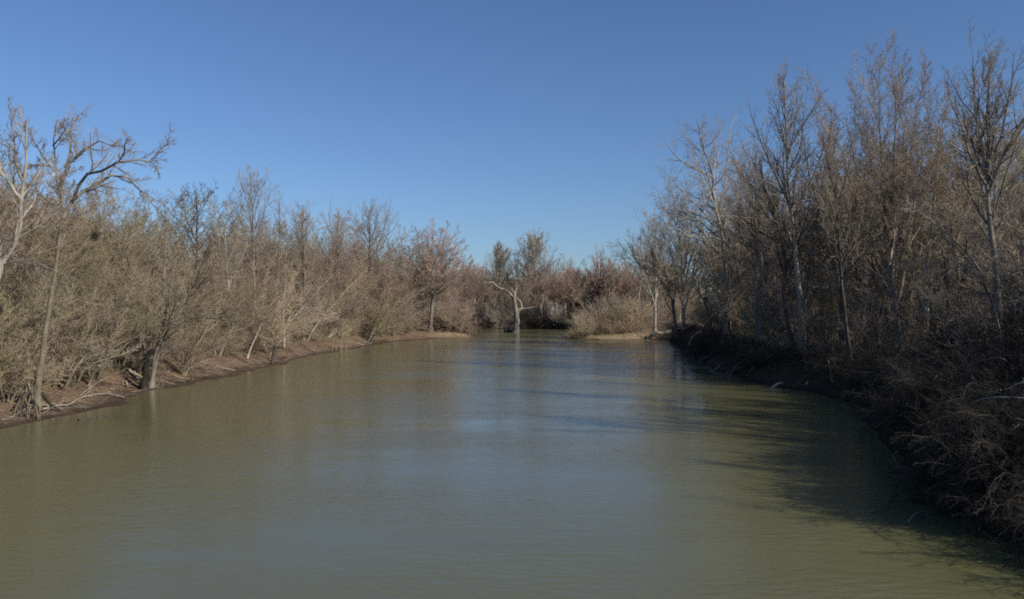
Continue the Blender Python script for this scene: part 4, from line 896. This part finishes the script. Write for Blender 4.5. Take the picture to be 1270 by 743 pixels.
# fallen twigs
def litter_twigs(name, label, xs, ys, zs, ln, mats):
    n = len(xs); th = rng.uniform(0, 6.28, n)
    D = np.stack([np.cos(th), np.sin(th), rng.normal(.12, .22, n)], 1)
    p, r = extend(np.stack([xs, ys, zs+.03], 1), D, ln*rng.uniform(.4, 1.6, n), rng.uniform(.006, .022, n), 4, .2, 0, rng, .5)
    h = n//2
    o = obj(name, tubemesh(name, [(p[:h], r[:h], 3, 0), (p[h:], r[h:], 3, 1)], mats)); tag(o, label, 'fallen twigs', kind='stuff')
xs, ys, zs = scatter(1300, lambda v, r: xl(v)-1.2-abs(r.normal(0, 4)), rng, 32, 150, 1.4)
litter_twigs('twig_litter', 'small fallen twigs scattered on the left bank', xs, ys, zs, .9, [M['driftwood'], M['bark_grey']])
xs, ys, zs = scatter(1800, lambda v, r: xr(v)+.1+abs(r.normal(0, 4)), rng, 15, 140, 1.4)
litter_twigs('twig_litter', 'small fallen twigs scattered on the right bank', xs, ys, zs, .9, [M['bark_grey'], M['twig_dark']])
# dry grass and weeds
def blades(name, label, xs, ys, zs, h, mats, thick=.008):
    n = len(xs)
    D = unit(rng.normal(0, .38, (n, 3))+np.array([0, 0, 1]))
    p, r = extend(np.stack([xs, ys, zs-.03], 1), D, h*rng.uniform(.4, 1.3, n), np.full(n, thick), 4, .2, -.08, rng, .2)
    h2 = n//2
    o = obj(name, tubemesh(name, [(p[:h2], r[:h2], 3, 0), (p[h2:], r[h2:], 3, 1)], mats)); tag(o, label, 'dry grass', kind='stuff')
def clump(cx, cy, rx, ry, n):
    a = rng.normal(0, 1, (n, 2)); xs = cx+a[:, 0]*rx; ys = cy+a[:, 1]*ry; z = height(xs, ys); k = z > .12; return xs[k], ys[k], z[k]
blades('dry_grass', 'tan dry grass covering the tip of the left spit', *clump(-8.6, 145, 2.0, 2.2, 9000), .55, [M['straw'], M['twig_tan']], .014)
blades('dry_grass', 'tan dry grass on the sand spit below the willow bushes', *clump(16.5, 139.0, 3.9, .9, 5000), .35, [M['straw'], M['twig_tan']], .014)
xs, ys, zs = scatter(16000, lambda v, r: xl(v)-4.2-abs(r.normal(0, 3.5)), rng, 32, 150, 1.2)
blades('dry_weeds', 'thin dry weeds and grass along the left bank', xs, ys, zs, .7, [M['twig_brown'], M['twig_olive']], .008)
xs, ys, zs = scatter(16000, lambda v, r: xr(v)+4+abs(r.normal(0, 7)), rng, 44, 150, 1.2)
blades('dry_weeds', 'tall dry weeds on the floor of the right bank wood', xs, ys, zs, 1.3, [M['twig_tan'], M['twig_brown']], .009)


# ------------------------------------------------------------------ camera, light, sky
cam = bpy.data.cameras.new('camera'); co = bpy.data.objects.new('camera', cam); COL.objects.link(co)
cam.sensor_width = 36; cam.lens = F/1270*36; cam.clip_start = 0.1; cam.clip_end = 12000
co.location = (0, 0, CAMZ); co.rotation_euler = (RAD(90)+math.atan((HORIZ-371.5)/F), 0, 0)
SC.camera = co

AZ, EL = RAD(124), RAD(32)      # azimuth clockwise from the view direction (+Y)
sd_ = (math.sin(AZ)*math.cos(EL), math.cos(AZ)*math.cos(EL), math.sin(EL))
sun = bpy.data.lights.new('sun', 'SUN'); sun.energy = 3.4; sun.angle = RAD(0.9); sun.color = (1.0, 0.93, 0.82)
so = bpy.data.objects.new('sun', sun); COL.objects.link(so); so.location = (60, -30, 60)
from mathutils import Vector
so.rotation_euler = Vector(sd_).to_track_quat('Z', 'Y').to_euler()
wd = bpy.data.worlds.new('World'); SC.world = wd; wd.use_nodes = True
nt = wd.node_tree; N = nt.nodes; L = nt.links
sky = N.new('ShaderNodeTexSky'); sky.sky_type = 'NISHITA'; sky.sun_disc = False
sky.sun_elevation = EL; sky.sun_rotation = AZ; sky.altitude = 200; sky.air_density = 1.0; sky.dust_density = 0.8; sky.ozone_density = 2.5
bg = N['Background']; bg.inputs['Strength'].default_value = 0.066
tn = N.new('ShaderNodeMix'); tn.data_type = 'RGBA'; tn.blend_type = 'MULTIPLY'; tn.inputs['Factor'].default_value = 1
L.new(sky.outputs[0], tn.inputs['A']); tn.inputs['B'].default_value = (0.80, 0.99, 1.27, 1)
L.new(tn.outputs['Result'], bg.inputs['Color'])
SC.view_settings.view_transform = 'Standard'; SC.view_settings.look = 'None'; SC.view_settings.exposure = 0.38; SC.view_settings.gamma = 1.0
SC.cycles.use_denoising = False
SC.cycles.pixel_filter_type = 'BLACKMAN_HARRIS'; SC.cycles.filter_width = 1.8
SC.cycles.sample_clamp_indirect = 1.5; SC.cycles.sample_clamp_direct = 6.0
SC.cycles.max_bounces = 5; SC.cycles.diffuse_bounces = 3; SC.cycles.glossy_bounces = 2
